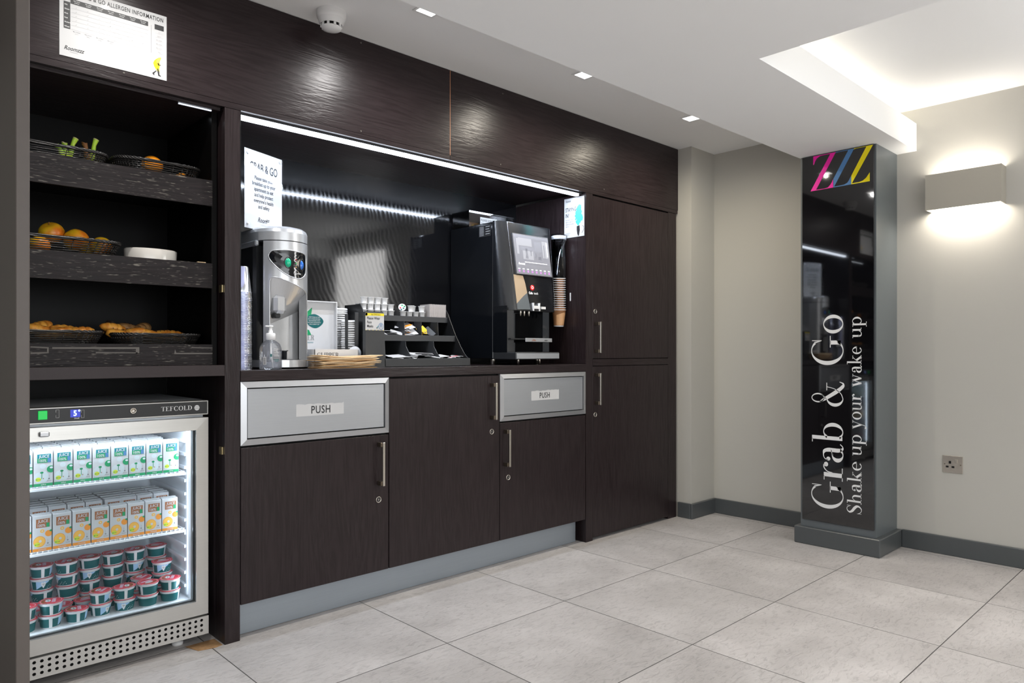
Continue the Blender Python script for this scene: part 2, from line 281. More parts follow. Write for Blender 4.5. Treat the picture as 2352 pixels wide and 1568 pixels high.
# ------------------------------------------------------------------ mesh builder
class MB:
    def __init__(s): s.v = []; s.f = []; s.m = []; s.s = []; s.mats = []
    def mi(s, m):
        m = M[m] if isinstance(m, str) else m
        if m not in s.mats: s.mats.append(m)
        return s.mats.index(m)
    def add(s, vs, fs, m, smooth=False, T=None):
        b = len(s.v); i = s.mi(m)
        for p in vs:
            p = Vector(p); s.v.append(tuple(T @ p) if T is not None else tuple(p))
        for f in fs: s.f.append([b + k for k in f]); s.m.append(i); s.s.append(smooth)
        return s
    def box(s, x0, x1, y0, y1, z0, z1, m, T=None, bev=0):
        if bev:
            b = bev; vs = []; fs = []
            # chamfered box: 24 verts
            def c(ix, iy, iz):
                X = (x0, x1)[ix]; Y = (y0, y1)[iy]; Z = (z0, z1)[iz]; dx = b if ix == 0 else -b; dy = b if iy == 0 else -b; dz = b if iz == 0 else -b
                return [(X, Y + dy, Z + dz), (X + dx, Y, Z + dz), (X + dx, Y + dy, Z)]
            idx = {}
            for ix in (0, 1):
                for iy in (0, 1):
                    for iz in (0, 1):
                        idx[ix, iy, iz] = len(vs); vs += c(ix, iy, iz)
            def q(a, k): return idx[a] + k
            for ix in (0, 1): fs.append([q((ix, 0, 0), 0), q((ix, 1, 0), 0), q((ix, 1, 1), 0), q((ix, 0, 1), 0)])
            for iy in (0, 1): fs.append([q((0, iy, 0), 1), q((1, iy, 0), 1), q((1, iy, 1), 1), q((0, iy, 1), 1)])
            for iz in (0, 1): fs.append([q((0, 0, iz), 2), q((1, 0, iz), 2), q((1, 1, iz), 2), q((0, 1, iz), 2)])
            for iy in (0, 1):
                for iz in (0, 1): fs.append([q((0, iy, iz), 1), q((1, iy, iz), 1), q((1, iy, iz), 2), q((0, iy, iz), 2)])
            for ix in (0, 1):
                for iz in (0, 1): fs.append([q((ix, 0, iz), 0), q((ix, 1, iz), 0), q((ix, 1, iz), 2), q((ix, 0, iz), 2)])
            for ix in (0, 1):
                for iy in (0, 1): fs.append([q((ix, iy, 0), 0), q((ix, iy, 1), 0), q((ix, iy, 1), 1), q((ix, iy, 0), 1)])
            for k in idx.values(): fs.append([k, k + 1, k + 2])
            s.fix = True
            return s.add(vs, fs, m, False, T)
        vs = [(x0, y0, z0), (x1, y0, z0), (x1, y1, z0), (x0, y1, z0), (x0, y0, z1), (x1, y0, z1), (x1, y1, z1), (x0, y1, z1)]
        return s.add(vs, [(3, 2, 1, 0), (4, 5, 6, 7), (0, 1, 5, 4), (1, 2, 6, 5), (2, 3, 7, 6), (3, 0, 4, 7)], m, False, T)
    def poly(s, pts, m, T=None): return s.add(pts, [list(range(len(pts)))], m, False, T)
    def prism(s, pts, d, m, T=None):
        """pts: 3D outline, d: extrusion vector"""
        n = len(pts); d = Vector(d); vs = [Vector(p) for p in pts] + [Vector(p) + d for p in pts]
        fs = [list(range(n))[::-1], list(range(n, 2 * n))] + [(i, (i + 1) % n, (i + 1) % n + n, i + n) for i in range(n)]
        return s.add(vs, fs, m, False, T)
    def lathe(s, prof, m, n=32, T=None, smooth=True, mf=None):
        vs = []; fs = []; k = len(prof)
        for j in range(n):
            a = 2 * math.pi * j / n; ca, sa = math.cos(a), math.sin(a)
            for r, z in prof: vs.append((r * ca, r * sa, z))
        if mf is None:
            for j in range(n):
                for i in range(k - 1): fs.append((j * k + i, ((j + 1) % n) * k + i, ((j + 1) % n) * k + i + 1, j * k + i + 1))
            return s.add(vs, fs, m, smooth, T)
        b = len(s.v)
        s.add(vs, [], m, smooth, T)
        for j in range(n):
            for i in range(k - 1):
                s.f.append([b + j * k + i, b + ((j + 1) % n) * k + i, b + ((j + 1) % n) * k + i + 1, b + j * k + i + 1]); s.m.append(s.mi(mf(i, j))); s.s.append(smooth)
        return s
    def tube(s, pts, r, m, n=8, T=None, smooth=True, cap=True, closed=False):
        pts = [Vector(p) for p in pts]; N = len(pts); rr = r if isinstance(r, (list, tuple)) else [r] * N
        vs = []; fs = []; up = None
        for i, p in enumerate(pts):
            if closed: t = pts[(i + 1) % N] - pts[i - 1]
            else: t = pts[min(i + 1, N - 1)] - pts[max(i - 1, 0)]
            if t.length < 1e-9: t = Vector((0, 0, 1))
            t.normalize()
            if up is None: up = Vector((0, 0, 1)) if abs(t.z) < .9 else Vector((1, 0, 0))
            a = t.cross(up); a.normalize(); b = a.cross(t); b.normalize(); up = b
            for k in range(n):
                q = 2 * math.pi * k / n; vs.append(p + (a * math.cos(q) + b * math.sin(q)) * rr[i])
        M_ = N if closed else N - 1
        for i in range(M_):
            for k in range(n): fs.append((i * n + k, i * n + (k + 1) % n, ((i + 1) % N) * n + (k + 1) % n, ((i + 1) % N) * n + k))
        if cap and not closed: fs.append(tuple(range(n))[::-1]); fs.append(tuple((N - 1) * n + k for k in range(n)))
        return s.add(vs, fs, m, smooth, T)
    def text(s, body, m, T, size=1, sx=1, shear=0, align='LEFT', sp=1):
        """letters of the built-in font, flat in local x/y, T maps them onto a surface"""
        key = (body, shear, align, sp)
        if key not in TX:
            cu = bpy.data.curves.new('t', 'FONT'); cu.body = body; cu.shear = shear; cu.align_x = align; cu.space_character = sp; cu.resolution_u = 3; cu.offset = .014
            ob = bpy.data.objects.new('t', cu); C.objects.link(ob)
            me = bpy.data.meshes.new_from_object(ob, depsgraph=bpy.context.evaluated_depsgraph_get())
            TX[key] = ([tuple(v.co) for v in me.vertices], [tuple(p.vertices) for p in me.polygons])
            bpy.data.objects.remove(ob); bpy.data.curves.remove(cu); bpy.data.meshes.remove(me)
        vs, fs = TX[key]
        return s.add([(x * size * sx, y * size, 0) for x, y, z in vs], fs, m, False, T)
    def build(s, name, parent=None, local=False, loc=None):
        me = bpy.data.meshes.new(name); off = Vector((0, 0, 0))
        if parent is not None and not local: off = wloc(parent)
        if loc is not None: off = off + Vector(loc) if parent is None else off
        me.from_pydata([tuple(Vector(v) - off) for v in s.v], [], s.f)
        for m in s.mats: me.materials.append(m)
        for p, mi, sm in zip(me.polygons, s.m, s.s): p.material_index = mi; p.use_smooth = sm
        if getattr(s, 'fix', False):
            import bmesh
            bm = bmesh.new(); bm.from_mesh(me); bmesh.ops.recalc_face_normals(bm, faces=bm.faces); bm.to_mesh(me); bm.free()
        me.update()
        o = bpy.data.objects.new(name, me); C.objects.link(o)
        if parent is not None: o.parent = parent
        elif loc is not None: o.location = loc
        return o
TX = {}
def wloc(o):
    v = Vector((0, 0, 0))
    while o is not None: v = v + o.location; o = o.parent
    return v
def tag(o, label=None, cat=None, group=None, kind=None):
    if label: o['label'] = label
    if cat: o['category'] = cat
    if group: o['group'] = group
    if kind: o['kind'] = kind
    return o
def empty(name, loc, label, cat, group=None, rz=0):
    o = bpy.data.objects.new(name, None); C.objects.link(o); o.location = loc; o.rotation_euler = (0, 0, rz); o.empty_display_size = .05
    return tag(o, label, cat, group)
def dup(root, loc, rot=None, label=None, group=None):
    r = root.copy(); C.objects.link(r); r.location = loc
    if rot is not None: r.rotation_euler = rot
    if label: r['label'] = label
    if group: r['group'] = group
    for ch in KIDS.get(root.name, []):
        c = ch.copy(); C.objects.link(c); c.parent = r
    return r
KIDS = {}
def struct(mb, name): return tag(mb.build(name), kind='structure')
def frontM(x, y, z, sc=1):     # local x->+X, y->+Z, normal -Y
    return Matrix(((sc, 0, 0, x), (0, 0, -1, y), (0, sc, 0, z), (0, 0, 0, 1)))
def sideM(x, y, z, sc=1):      # surface facing -X: local x->-Y, y->+Z
    return Matrix(((0, 0, -1, x), (-sc, 0, 0, y), (0, sc, 0, z), (0, 0, 0, 1)))
def circ(cx, cy, rx, ry=None, n=24, a0=0, a1=360):
    ry = ry or rx; full = abs(a1 - a0) >= 359.9
    return [(cx + rx * math.cos(R(a0 + (a1 - a0) * i / (n if full else n - 1))), cy + ry * math.sin(R(a0 + (a1 - a0) * i / (n if full else n - 1))), 0) for i in range(n)]
ORD = ['first', 'second', 'third', 'fourth', 'fifth', 'sixth', 'seventh', 'eighth', 'ninth', 'tenth', 'eleventh', 'twelfth', 'thirteenth', 'fourteenth', 'fifteenth', 'sixteenth', 'seventeenth', 'eighteenth', 'nineteenth', 'twentieth']
TENS = ['', '', 'twenty', 'thirty', 'forty', 'fifty', 'sixty']
def ordn(i):
    if i < 20: return ORD[i]
    n = i + 1; t, u = divmod(n, 10)
    if u == 0: return {30: 'thirtieth', 40: 'fortieth', 50: 'fiftieth', 60: 'sixtieth'}[n]
    return TENS[t] + '-' + ORD[u - 1]

# ------------------------------------------------------------------ high-contrast serif letters (strokes: thick uprights, hairline crossings)
def cr(pts, n=8):
    out = []
    P = [pts[0]] + list(pts) + [pts[-1]]
    for i in range(1, len(P) - 2):
        for k in range(n):
            t = k / n; a, b, c, d = P[i - 1], P[i], P[i + 1], P[i + 2]
            out.append(tuple(.5 * ((2 * b[j]) + (-a[j] + c[j]) * t + (2 * a[j] - 5 * b[j] + 4 * c[j] - d[j]) * t * t + (-a[j] + 3 * b[j] - 3 * c[j] + d[j]) * t ** 3) for j in range(2)))
    out.append(tuple(pts[-1])); return out
def glyph(ch, T=.125, h=.024):
    polys = []
    def rect(x0, x1, y0, y1): polys.append([(x0, y0), (x1, y0), (x1, y1), (x0, y1)])
    def ring(cx, cy, ox, oy, ix, iy, a0=0, a1=360, n=40):
        for k in range(n):
            p, q = R(a0 + (a1 - a0) * k / n), R(a0 + (a1 - a0) * (k + 1) / n)
            polys.append([(cx + ox * math.cos(p), cy + oy * math.sin(p)), (cx + ox * math.cos(q), cy + oy * math.sin(q)), (cx + ix * math.cos(q), cy + iy * math.sin(q)), (cx + ix * math.cos(p), cy + iy * math.sin(p))])
    def stroke(pts, ws, n=8):
        c = cr([(*p,) for p in pts], n); N = len(c); L = []
        for i, p in enumerate(c):
            a = c[max(i - 1, 0)]; b = c[min(i + 1, N - 1)]; dx, dy = b[0] - a[0], b[1] - a[1]; l = math.hypot(dx, dy) or 1
            t = i / (N - 1) * (len(ws) - 1); k = min(int(t), len(ws) - 2); f = t - k; f = f * f * (3 - 2 * f); wd = (ws[k] * (1 - f) + ws[k + 1] * f) / 2
            L.append(((p[0] - dy / l * wd, p[1] + dx / l * wd), (p[0] + dy / l * wd, p[1] - dx / l * wd)))
        for i in range(N - 1): polys.append([L[i][0], L[i + 1][0], L[i + 1][1], L[i][1]])
    def ball(x, y, r=.055): polys.append([(x + r * math.cos(R(a)), y + r * math.sin(R(a))) for a in range(0, 360, 30)])
    def tri(*p): polys.append(list(p))
    X = .61
    if ch in 'GC':
        ring(.44, .5, .44, .525, .44 - T, .525 - h, 48, 318)
        rect(.745, .765, .68, 1.0); tri((.745, .68), (.755, .68), (.73, .86), (.66, .93))
        if ch == 'G': rect(.63, .63 + T, .06, .40); rect(.54, .90, .385, .41); tri((.60, .06), (.755, .06), (.755, .2)); w = .9
        else: rect(.745, .76, .0, .26); tri((.745, .26), (.64, .06), (.72, .1)); w = .84
    elif ch == 'o': ring(.32, X / 2, .31, X / 2 + .015, .31 - T * .9, X / 2 + .015 - h, 0, 360); w = .66
    elif ch == 'O': ring(.45, .5, .44, .52, .44 - T, .52 - h); w = .92
    elif ch == 'r':
        rect(.1, .1 + T, 0, X); rect(0, .38, 0, h); rect(0, .12, X - h, X); stroke([(.1 + T, .33), (.26, .5), (.36, .6), (.45, .6)], [h, h, h * 1.5, .05]); ball(.46, .535, .07); w = .54
    elif ch == 'a':
        stroke([(.10, .47), (.14, .58), (.26, .62), (.38, .58), (.42, .45), (.42, .3), (.42, .14), (.46, .02), (.54, 0), (.62, .08)], [h, h, h * 1.3, T * .8, T, T, T, T * .6, h, h]); ball(.135, .46, .065)
        ring(.28, .165, .24, .185, .24 - T, .185 - h, 75, 330); stroke([(.42, .37), (.34, .35), (.25, .33)], [h, h, h * 2]); w = .62
    elif ch == 'b':
        rect(.1, .1 + T, .01, 1); rect(0, .12, 1 - h, 1); ring(.38, X / 2, .3, X / 2 + .015, .3 - T, X / 2 + .015 - h, -140, 140); w = .72
    elif ch == '&':
        ring(.36, .80, .185, .215, .185 - .05, .215 - h, 0, 360, 30)
        stroke([(.20, .74), (.38, .50), (.60, .22), (.80, .02), (.93, -.02), (1.0, .1)], [.05, T, T * 1.1, T * .9, h * 2, h])
        ring(.36, .25, .32, .27, .32 - T, .27 - h, 100, 265, 30)
        stroke([(.32, .53), (.42, .60), (.50, .68)], [h, h, .04]); stroke([(.34, -.01), (.55, .06), (.72, .25), (.80, .5)], [h, h, h, h]); rect(.66, .96, .5, .5 + h); w = 1.04
    elif ch == 'S':
        stroke([(.50, .80), (.42, .96), (.28, 1.0), (.14, .92), (.10, .78), (.20, .62), (.38, .48), (.50, .34), (.52, .2), (.42, .04), (.26, -.01), (.12, .08), (.05, .22)], [h, h, h, .06, T * .8, T * 1.15, T * 1.3, T * 1.15, T * .8, .06, h, h, h])
        rect(.515, .535, .72, 1.0); rect(.03, .05, 0, .3); w = .62
    elif ch == 'h':
        rect(.1, .1 + T * .85, 0, 1); rect(0, .12, 1 - h, 1); rect(0, .32, 0, h); rect(.38, .70, 0, h); stroke([(.2, .4), (.3, .57), (.42, .6), (.51, .5), (.53, .35), (.53, 0)], [h, h, .06, T * .8, T * .85, T * .85]); w = .72
    elif ch == 'k':
        rect(.1, .1 + T * .85, 0, 1); rect(0, .12, 1 - h, 1); rect(0, .32, 0, h); stroke([(.2, .24), (.55, X)], [h, h], 2); stroke([(.3, .36), (.58, 0)], [T, T], 2); rect(.40, .70, 0, h); rect(.42, .66, X - h, X); w = .70
    elif ch == 'e':
        ring(.31, X / 2, .29, X / 2 + .015, .29 - T * .85, X / 2 + .015 - h, 0, 318); rect(.1, .6, .31, .31 + h); w = .62
    elif ch == 'u':
        rect(.08, .08 + T * .85, .15, X); rect(0, .12, X - h, X); stroke([(.13, .2), (.16, .05), (.28, 0), (.4, .04), (.5, .2)], [T * .85, T * .6, .05, h, h]); rect(.48, .48 + T * .85, 0, X); rect(.4, .5, X - h, X); rect(.5, .68, 0, h); w = .70
    elif ch == 'p':
        rect(.1, .1 + T * .85, -.36, X); rect(0, .12, X - h, X); rect(0, .34, -.36, -.36 + h); ring(.38, X / 2, .29, X / 2 + .015, .29 - T * .85, X / 2 + .015 - h, -140, 140); w = .70
    elif ch == 'y':
        stroke([(.1, X), (.36, 0)], [T, T * .9], 2); stroke([(.58, X), (.38, .05), (.28, -.25), (.14, -.34)], [h, h, h, h]); ball(.12, -.29, .06); rect(0, .26, X - h, X); rect(.46, .68, X - h, X); w = .66
    elif ch == 'w':
        stroke([(.1, X), (.30, 0)], [T, T], 2); stroke([(.30, 0), (.48, X)], [h, h], 2); stroke([(.46, X), (.66, 0)], [T, T], 2); stroke([(.66, 0), (.86, X)], [h, h], 2); rect(0, .24, X - h, X); rect(.36, .56, X - h, X); rect(.76, .96, X - h, X); w = .96
    elif ch == 'L': rect(.12, .12 + T, 0, 1); rect(0, .36, 1 - h, 1); rect(0, .7, 0, h); tri((.7, 0), (.7, .3), (.56, 0)); w = .74
    elif ch == 'I': rect(.12, .12 + T, 0, 1); rect(0, .36, 1 - h, 1); rect(0, .36, 0, h); w = .38
    elif ch in 'PR':
        rect(.12, .12 + T, 0, 1); rect(0, .4, 1 - h, 1); rect(0, .36, 0, h); ring(.36, .74, .3, .26, .3 - T, .26 - h, -90, 90, 16); rect(.2, .38, .48, .48 + h); w = .70
        if ch == 'R': stroke([(.38, .48), (.52, .4), (.6, .1), (.76, .02)], [h, T, T, h]); w = .8
    elif ch in 'EF':
        rect(.12, .12 + T, 0, 1); rect(0, .66, 1 - h, 1); tri((.66, 1), (.66, .74), (.54, 1)); rect(.2, .5, .5, .5 + h)
        if ch == 'E': rect(0, .7, 0, h); tri((.7, 0), (.7, .28), (.56, 0))
        else: rect(0, .38, 0, h)
        w = .74
    elif ch == 'T': rect(.30, .30 + T, 0, 1); rect(0, .74, 1 - h, 1); tri((0, 1), (0, .72), (.12, 1)); tri((.74, 1), (.74, .72), (.62, 1)); rect(.2, .54, 0, h); w = .76
    elif ch == 'D': rect(.12, .12 + T, 0, 1); rect(0, .36, 1 - h, 1); rect(0, .36, 0, h); ring(.34, .5, .5, .5, .5 - T, .5 - h, -90, 90, 24); w = .88
    else: w = .3
    return polys, w
def serif(mb, txt, m, T, height, width=None, T_=.125, h=.024, gap=.02):
    ps = []; x = 0
    for ch in txt:
        if ch == ' ': x += .3; continue
        p, w = glyph(ch, T_, h); ps += [[(a + x, b) for a, b in q] for q in p]; x += w + gap
    sx = (width / (x - gap)) if width else height
    for q in ps: mb.add([(a * sx, b * height, 0) for a, b in q], [list(range(len(q)))], m, False, T)

# =================================================================== THE ROOM
XR = 2.905; ZC = 2.212; ZR = 2.002
struct(MB().box(-3.4, 3.1, -5.3, 1.0, -.08, 0, 'floor'), 'floor')
struct(MB().box(-3.4, 3.1, -5.3, 1.0, ZC, ZC + .1, 'ceil'), 'ceiling')
raft = MB()
raft.prism([(-3.3, -1.10, ZR), (XR, -1.10, ZR), (XR, -.774, ZR), (-3.3, -.652, ZR)], (0, 0, ZC - .001 - ZR), 'ceil').box(1.285, XR, -1.24, -1.10, ZR, 2.14, 'ceil')
raft.box(-3.3, 1.15, -5.2, -1.10, ZR, ZC - .001, 'ceil').box(1.15, 1.285, -3.5, -1.10, ZR, 2.14, 'ceil').box(1.15, XR, -5.2, -3.5, ZR, ZC - .001, 'ceil')
struct(raft, 'ceiling_raft')
struct(MB().box(XR, XR + .15, -5.3, 1.0, 0, ZC, 'wall'), 'wall_right')
struct(MB().box(2.650, XR, -.09, .9, 0, ZC, 'wall'), 'wall_pier')
struct(MB().box(-3.4, 3.1, .62, .75, 0, ZC, 'wall'), 'wall_far')
wb = MB().box(-3.4, -2.4, -5.3, -5.18, 0, ZC, 'wall').box(1.2, 3.1, -5.3, -5.18, 0, ZC, 'wall').box(-2.4, 1.2, -5.3, -5.18, 0, .45, 'wall').box(-2.4, 1.2, -5.3, -5.18, 2.0, ZC, 'wall')
struct(wb, 'wall_back')
wl = MB().box(-3.5, -3.36, -5.3, -4.5, 0, ZC, 'wall').box(-3.5, -3.36, -1.9, 1.0, 0, ZC, 'wall').box(-3.5, -3.36, -4.5, -1.9, 0, .45, 'wall').box(-3.5, -3.36, -4.5, -1.9, 2.0, ZC, 'wall')
struct(wl, 'wall_left')
wf = MB()
for x in (-2.4, -1.2, 0, 1.16): wf.box(x, x + .04, -5.27, -5.22, .45, 2.0, 'white')
wf.box(-2.4, 1.2, -5.27, -5.22, .45, .49, 'white').box(-2.4, 1.2, -5.27, -5.22, 1.96, 2.0, 'white')
struct(wf, 'added_window_1')  # frame of an unseen window, invented to carry the back fill
wf = MB()
for y in (-4.5, -3.22, -1.94): wf.box(-3.46, -3.41, y, y + .04, .45, 2.0, 'white')
wf.box(-3.46, -3.41, -4.5, -1.9, .45, .49, 'white').box(-3.46, -3.41, -4.5, -1.9, 1.96, 2.0, 'white')
struct(wf, 'added_window_2')  # unseen window, made up around the side fill
wf = MB(); y0, y1, z0, z1 = -3.45, -2.50, 1.15, 2.0
wf.box(XR - .012, XR - .001, y0 - .05, y0, z0 - .05, z1 + .05, 'white').box(XR - .012, XR - .001, y1, y1 + .05, z0 - .05, z1 + .05, 'white').box(XR - .012, XR - .001, y0, y1, z0 - .05, z0, 'white').box(XR - .012, XR - .001, y0, y1, z1, z1 + .05, 'white').box(XR - .010, XR - .001, y0, y1, z0, z1, 'pane')
struct(wf, 'added_window_3')  # unseen lit pane, added to be mirrored in the gloss back panel
# baseboards
def bb(name, boxes):
    m = MB()
    for b in boxes: m.box(*b, 'base', bev=.003)
    return struct(m, name)
bb('baseboard_right', [(XR - .014, XR, -.776, -.102, 0, .09)])
bb('baseboard_right.001', [(XR - .014, XR, -5.17, -1.174, 0, .09)])
bb('baseboard_pier', [(2.636, 2.650, -.0895, -.002, 0, .09), (2.636, XR, -.105, -.09, 0, .09)])
# pillar
struct(MB().box(2.622, XR, -1.148, -.772, .088, ZR, 'pillar'), 'wall_pillar')
struct(MB().box(2.594, XR, -1.174, -.748, 0, .088, 'base', bev=.004), 'baseboard_pillar')

# ------------------------------------------------------------------ glass sign on the pillar
PX = 2.611
sg = empty('pillar_sign', (PX + .005, -.963, .124), 'tall black glass sign panel on the front of the grey pillar reading Grab & Go', 'sign')
MB().box(PX, PX + .0105, -1.141, -.784, .125, 1.999, 'darkglass', bev=.0012).build('glass_panel', sg)
e = .0006
lt = MB(); H = .1555
def big(ch, z0, z1): # text runs upward: local x -> +Z, local y -> +Y (towards the left of the viewer)
    T = Matrix(((0, 0, -1, PX - e), (0, 1, 0, -.992), (1, 0, 0, z0), (0, 0, 0, 1)))
    serif(lt, ch, 'vinyl', T, H, z1 - z0)
for ch, a, b in (('G', .198, .336), ('r', .343, .436), ('a', .430, .528), ('b', .531, .640), ('&', .711, .846), ('G', .925, 1.073), ('o', 1.083, 1.184)): big(ch, a, b)
def small(word, z0, z1):
    T = Matrix(((0, 0, -1, PX - e), (0, 1, 0, -1.082), (1, 0, 0, z0), (0, 0, 0, 1)))
    serif(lt, word, 'vinyl', T, .069, z1 - z0, .14, .035, .05)
small('Shake', .192, .452); small('up', .480, .585); small('your', .612, .785); small('wake', .820, 1.020); small('up', 1.060, 1.167)
tag(lt.build('lettering', sg), 'pale grey upright lettering Grab & Go, Shake up your wake up')
Mz = [(-0.843, 1.996), (-0.958, 1.996), (-0.858, 1.823), (-0.902, 1.822), (-0.918, 1.825), (-0.93, 1.836), (-0.938, 1.848), (-0.944, 1.863), (-0.945, 1.82), (-0.829, 1.819), (-0.93, 1.992), (-0.905, 1.993), (-0.879, 1.992), (-0.862, 1.983), (-0.853, 1.969), (-0.846, 1.952), (-0.843, 1.953)]
Bz = [(-0.956, 1.991), (-0.959, 1.996), (-1.048, 1.996), (-0.95, 1.824), (-0.984, 1.825), (-0.999, 1.826), (-1.015, 1.833), (-1.024, 1.846), (-1.033, 1.864), (-1.034, 1.821), (-0.946, 1.82), (-0.946, 1.864), (-1.019, 1.993), (-0.987, 1.994), (-0.968, 1.993)]
Yz = [(-1.045, 1.991), (-1.048, 1.996), (-1.137, 1.996), (-1.037, 1.826), (-1.072, 1.826), (-1.09, 1.831), (-1.105, 1.842), (-1.114, 1.854), (-1.122, 1.865), (-1.122, 1.822), (-1.034, 1.821), (-1.034, 1.864), (-1.106, 1.994), (-1.072, 1.994), (-1.057, 1.994)]
for pts, mm, nn, ee in ((Bz, 'blue', 'blue slanting letter Z', e), (Yz, 'yellow', 'yellow slanting letter Z', e * 1.2), (Mz, 'magenta', 'magenta slanting letter Z', e * 1.4)):
    tag(MB().poly([(PX - ee, y, min(z, 1.996)) for y, z in pts], mm).build('letter_z', sg), nn)

# ------------------------------------------------------------------ wall light(s)
def sconce(yc, label):
    x0, x1, y0, y1, z0, z1 = 2.82, XR - .001, yc - .1585, yc + .1585, 1.681, 1.853
    t = empty('wall_light', (XR - .04, yc, z0), label, 'wall light', 'up and down wall lights')
    b = MB(); k = .005
    b.box(x0, x0 + k, y0, y1, z0, z1, 'sconce').box(x0 + k, x1, y0, y0 + k, z0, z1, 'sconce').box(x0 + k, x1, y1 - k, y1, z0, z1, 'sconce')
    b.box(x0 + k, x1, y0 + k, y1 - k, z0 + .055, z1 - .055, 'white')
    b.build('housing', t)
    MB().box(x0 + .012, x1 - .004, y0 + .02, y1 - .02, z1 - .054, z1 - .049, 'lens').build('upper_lens', t)
    MB().box(x0 + .012, x1 - .004, y0 + .02, y1 - .02, z0 + .049, z0 + .054, 'lens').build('lower_lens', t)
sconce(-1.4635, 'beige rectangular up and down wall light glowing right of the black pillar')
# socket
so = empty('wall_socket', (XR, -1.402, .402), 'brushed steel single power socket with switch low on the right wall', 'socket')
b = MB().box(XR - .005, XR - .0005, -1.446, -1.359, .402, .486, 'nickel', bev=.0015); b.build('faceplate', so)
b = MB()
b.box(XR - .0056, XR - .0050, -1.396, -1.386, .447, .460, 'dark'); b.box(XR - .0056, XR - .0050, -1.385, -1.373, .427, .436, 'dark'); b.box(XR - .0056, XR - .0050, -1.410, -1.398, .427, .436, 'dark')
b.build('plug_holes', so)
MB().box(XR - .010, XR - .005, -1.424, -1.413, .452, .470, 'nickel', bev=.001).build('switch', so)
MB().lathe([(0, .001), (.0025, .001), (.003, 0)], 'nickeldark', 10, T=sideM(XR - .0052, -1.368, .444)).build('screw', so); MB().lathe([(0, .001), (.0025, .001), (.003, 0)], 'nickeldark', 10, T=sideM(XR - .0052, -1.437, .444)).build('screw', so)
# downlights
for i, (x, y) in enumerate(LX):
    if i == 0: continue
    t = empty('downlight', (x, y, ZC - .004), ['', 'square recessed downlight in white ceiling nearest the smoke detector', 'square recessed downlight above the middle of the dark fascia', 'square recessed downlight nearest the black pillar and grey wall'][i], 'downlight', 'recessed square downlights')
    b = MB(); s_ = .043; k = .009
    b.box(x - s_, x + s_, y - s_, y - s_ + k, ZC - .004, ZC, 'white').box(x - s_, x + s_, y + s_ - k, y + s_, ZC - .004, ZC, 'white').box(x - s_, x - s_ + k, y - s_ + k, y + s_ - k, ZC - .004, ZC, 'white').box(x + s_ - k, x + s_, y - s_ + k, y + s_ - k, ZC - .004, ZC, 'white')
    b.build('trim_ring', t); MB().box(x - s_ + k, x + s_ - k, y - s_ + k, y + s_ - k, ZC - .002, ZC - .0005, 'lens').build('lens', t)
# smoke detector
t = empty('smoke_detector', (.280, -.118, ZC), 'round white smoke detector on the ceiling above the dark fascia', 'smoke detector')
TT = Matrix.Translation((.280, -.118, ZC))
MB().lathe([(.052, 0), (.052, -.016), (.050, -.024), (.047, -.028)], 'white', 40, T=TT).build('base', t)
MB().lathe([(.047, -.028), (.044, -.040), (.038, -.047)], 'white', 40, T=TT).lathe([(.036, -.056), (.033, -.062), (.015, -.066), (0, -.067)], 'white', 40, T=TT).lathe([(.034, -.046), (.034, -.058)], 'dark', 40, T=TT).build('sensor_head', t)
b = MB()
for k in range(10):
    a = R(36 * k + 8); b.box(.033, .0385, -.004, .004, -.058, -.045, 'white', T=TT @ Matrix.Rotation(a, 4, 'Z'))
b.build('vent_ribs', t)

# =================================================================== JOINERY
# fascia
for i, (x0, x1, lab) in enumerate(((-1.0, .9105, 'long dark stained oak fascia board above the shelves, left of the copper seam'), (.9125, 2.646, 'dark stained oak fascia board right of the copper seam, beside the grey pier'))):
    t = empty('fascia_board', ((x0 + x1) / 2, 0, 1.843), lab, 'fascia board')
    MB().box(x0, x1, 0, .02, 1.8425, ZC - .002, 'woodx').build('board', t)
    MB().box(x0, x1 if i == 0 else 2.642, .0008, .02, 1.822, 1.8415, 'woodx').build('lower_rail', t)
    for x, z in ([(.472, 2.197), (.472, 1.852), (-.36, 1.852)] if i == 0 else [(1.219, 2.187), (1.205, 1.856), (1.95, 1.86)]):
        MB().lathe([(.0035, 0), (.0035, .0008), (0, .0008)], 'mesh', 10, T=frontM(x, -.0001, z)).build('screw_cap', t)
    if i: MB().box(.9102, .9126, -.0002, .02, 1.8425, ZC - .002, 'copper').build('seam', t)
# left upright post
t = empty('upright_panel', (-.026, .3, 0), 'tall dark upright panel between the fruit shelves and the coffee counter', 'panel')
MB().box(-.0525, -.001, 0, .58, 0, 1.82, 'woodz').build('panel', t)
for z in (1.207, .656):
    MB().box(-.0585, -.0525, .012, .036, z - .013, z + .013, 'brass', bev=.001).build('hinge_plate', t)
# niche
t = empty('counter_niche', (.9, .55, .93), 'open black recess behind the coffee counter with glossy back panel', 'recess')
MB().box(.0, 1.803, .53, .55, .93, 1.845, 'black').build('back_panel', t)
MB().box(.0, 1.803, .02, .53, 1.832, 1.85, 'woodx').build('top_panel', t)
tag(MB().box(.0, .004, .004, .53, .93, 1.832, 'black').build('side_panel', t), 'black gloss left side panel')
t = empty('led_strip', (.9, .04, 1.82), 'glowing cool white LED strip under the fascia above the coffee counter', 'led strip')
MB().box(.005, 1.80, .024, .046, 1.815, 1.8315, 'greyplastic').build('profile', t)
MB().box(.006, 1.775, .0245, .0455, 1.803, 1.815, 'led').build('diffuser', t)
# worktop
MBw = MB().box(0.0, 1.8025, -.003, .53, .891, .928, 'woodx', bev=.001)
tag(MBw.build('worktop'), 'long dark worktop of the coffee counter above the push flaps', 'worktop')

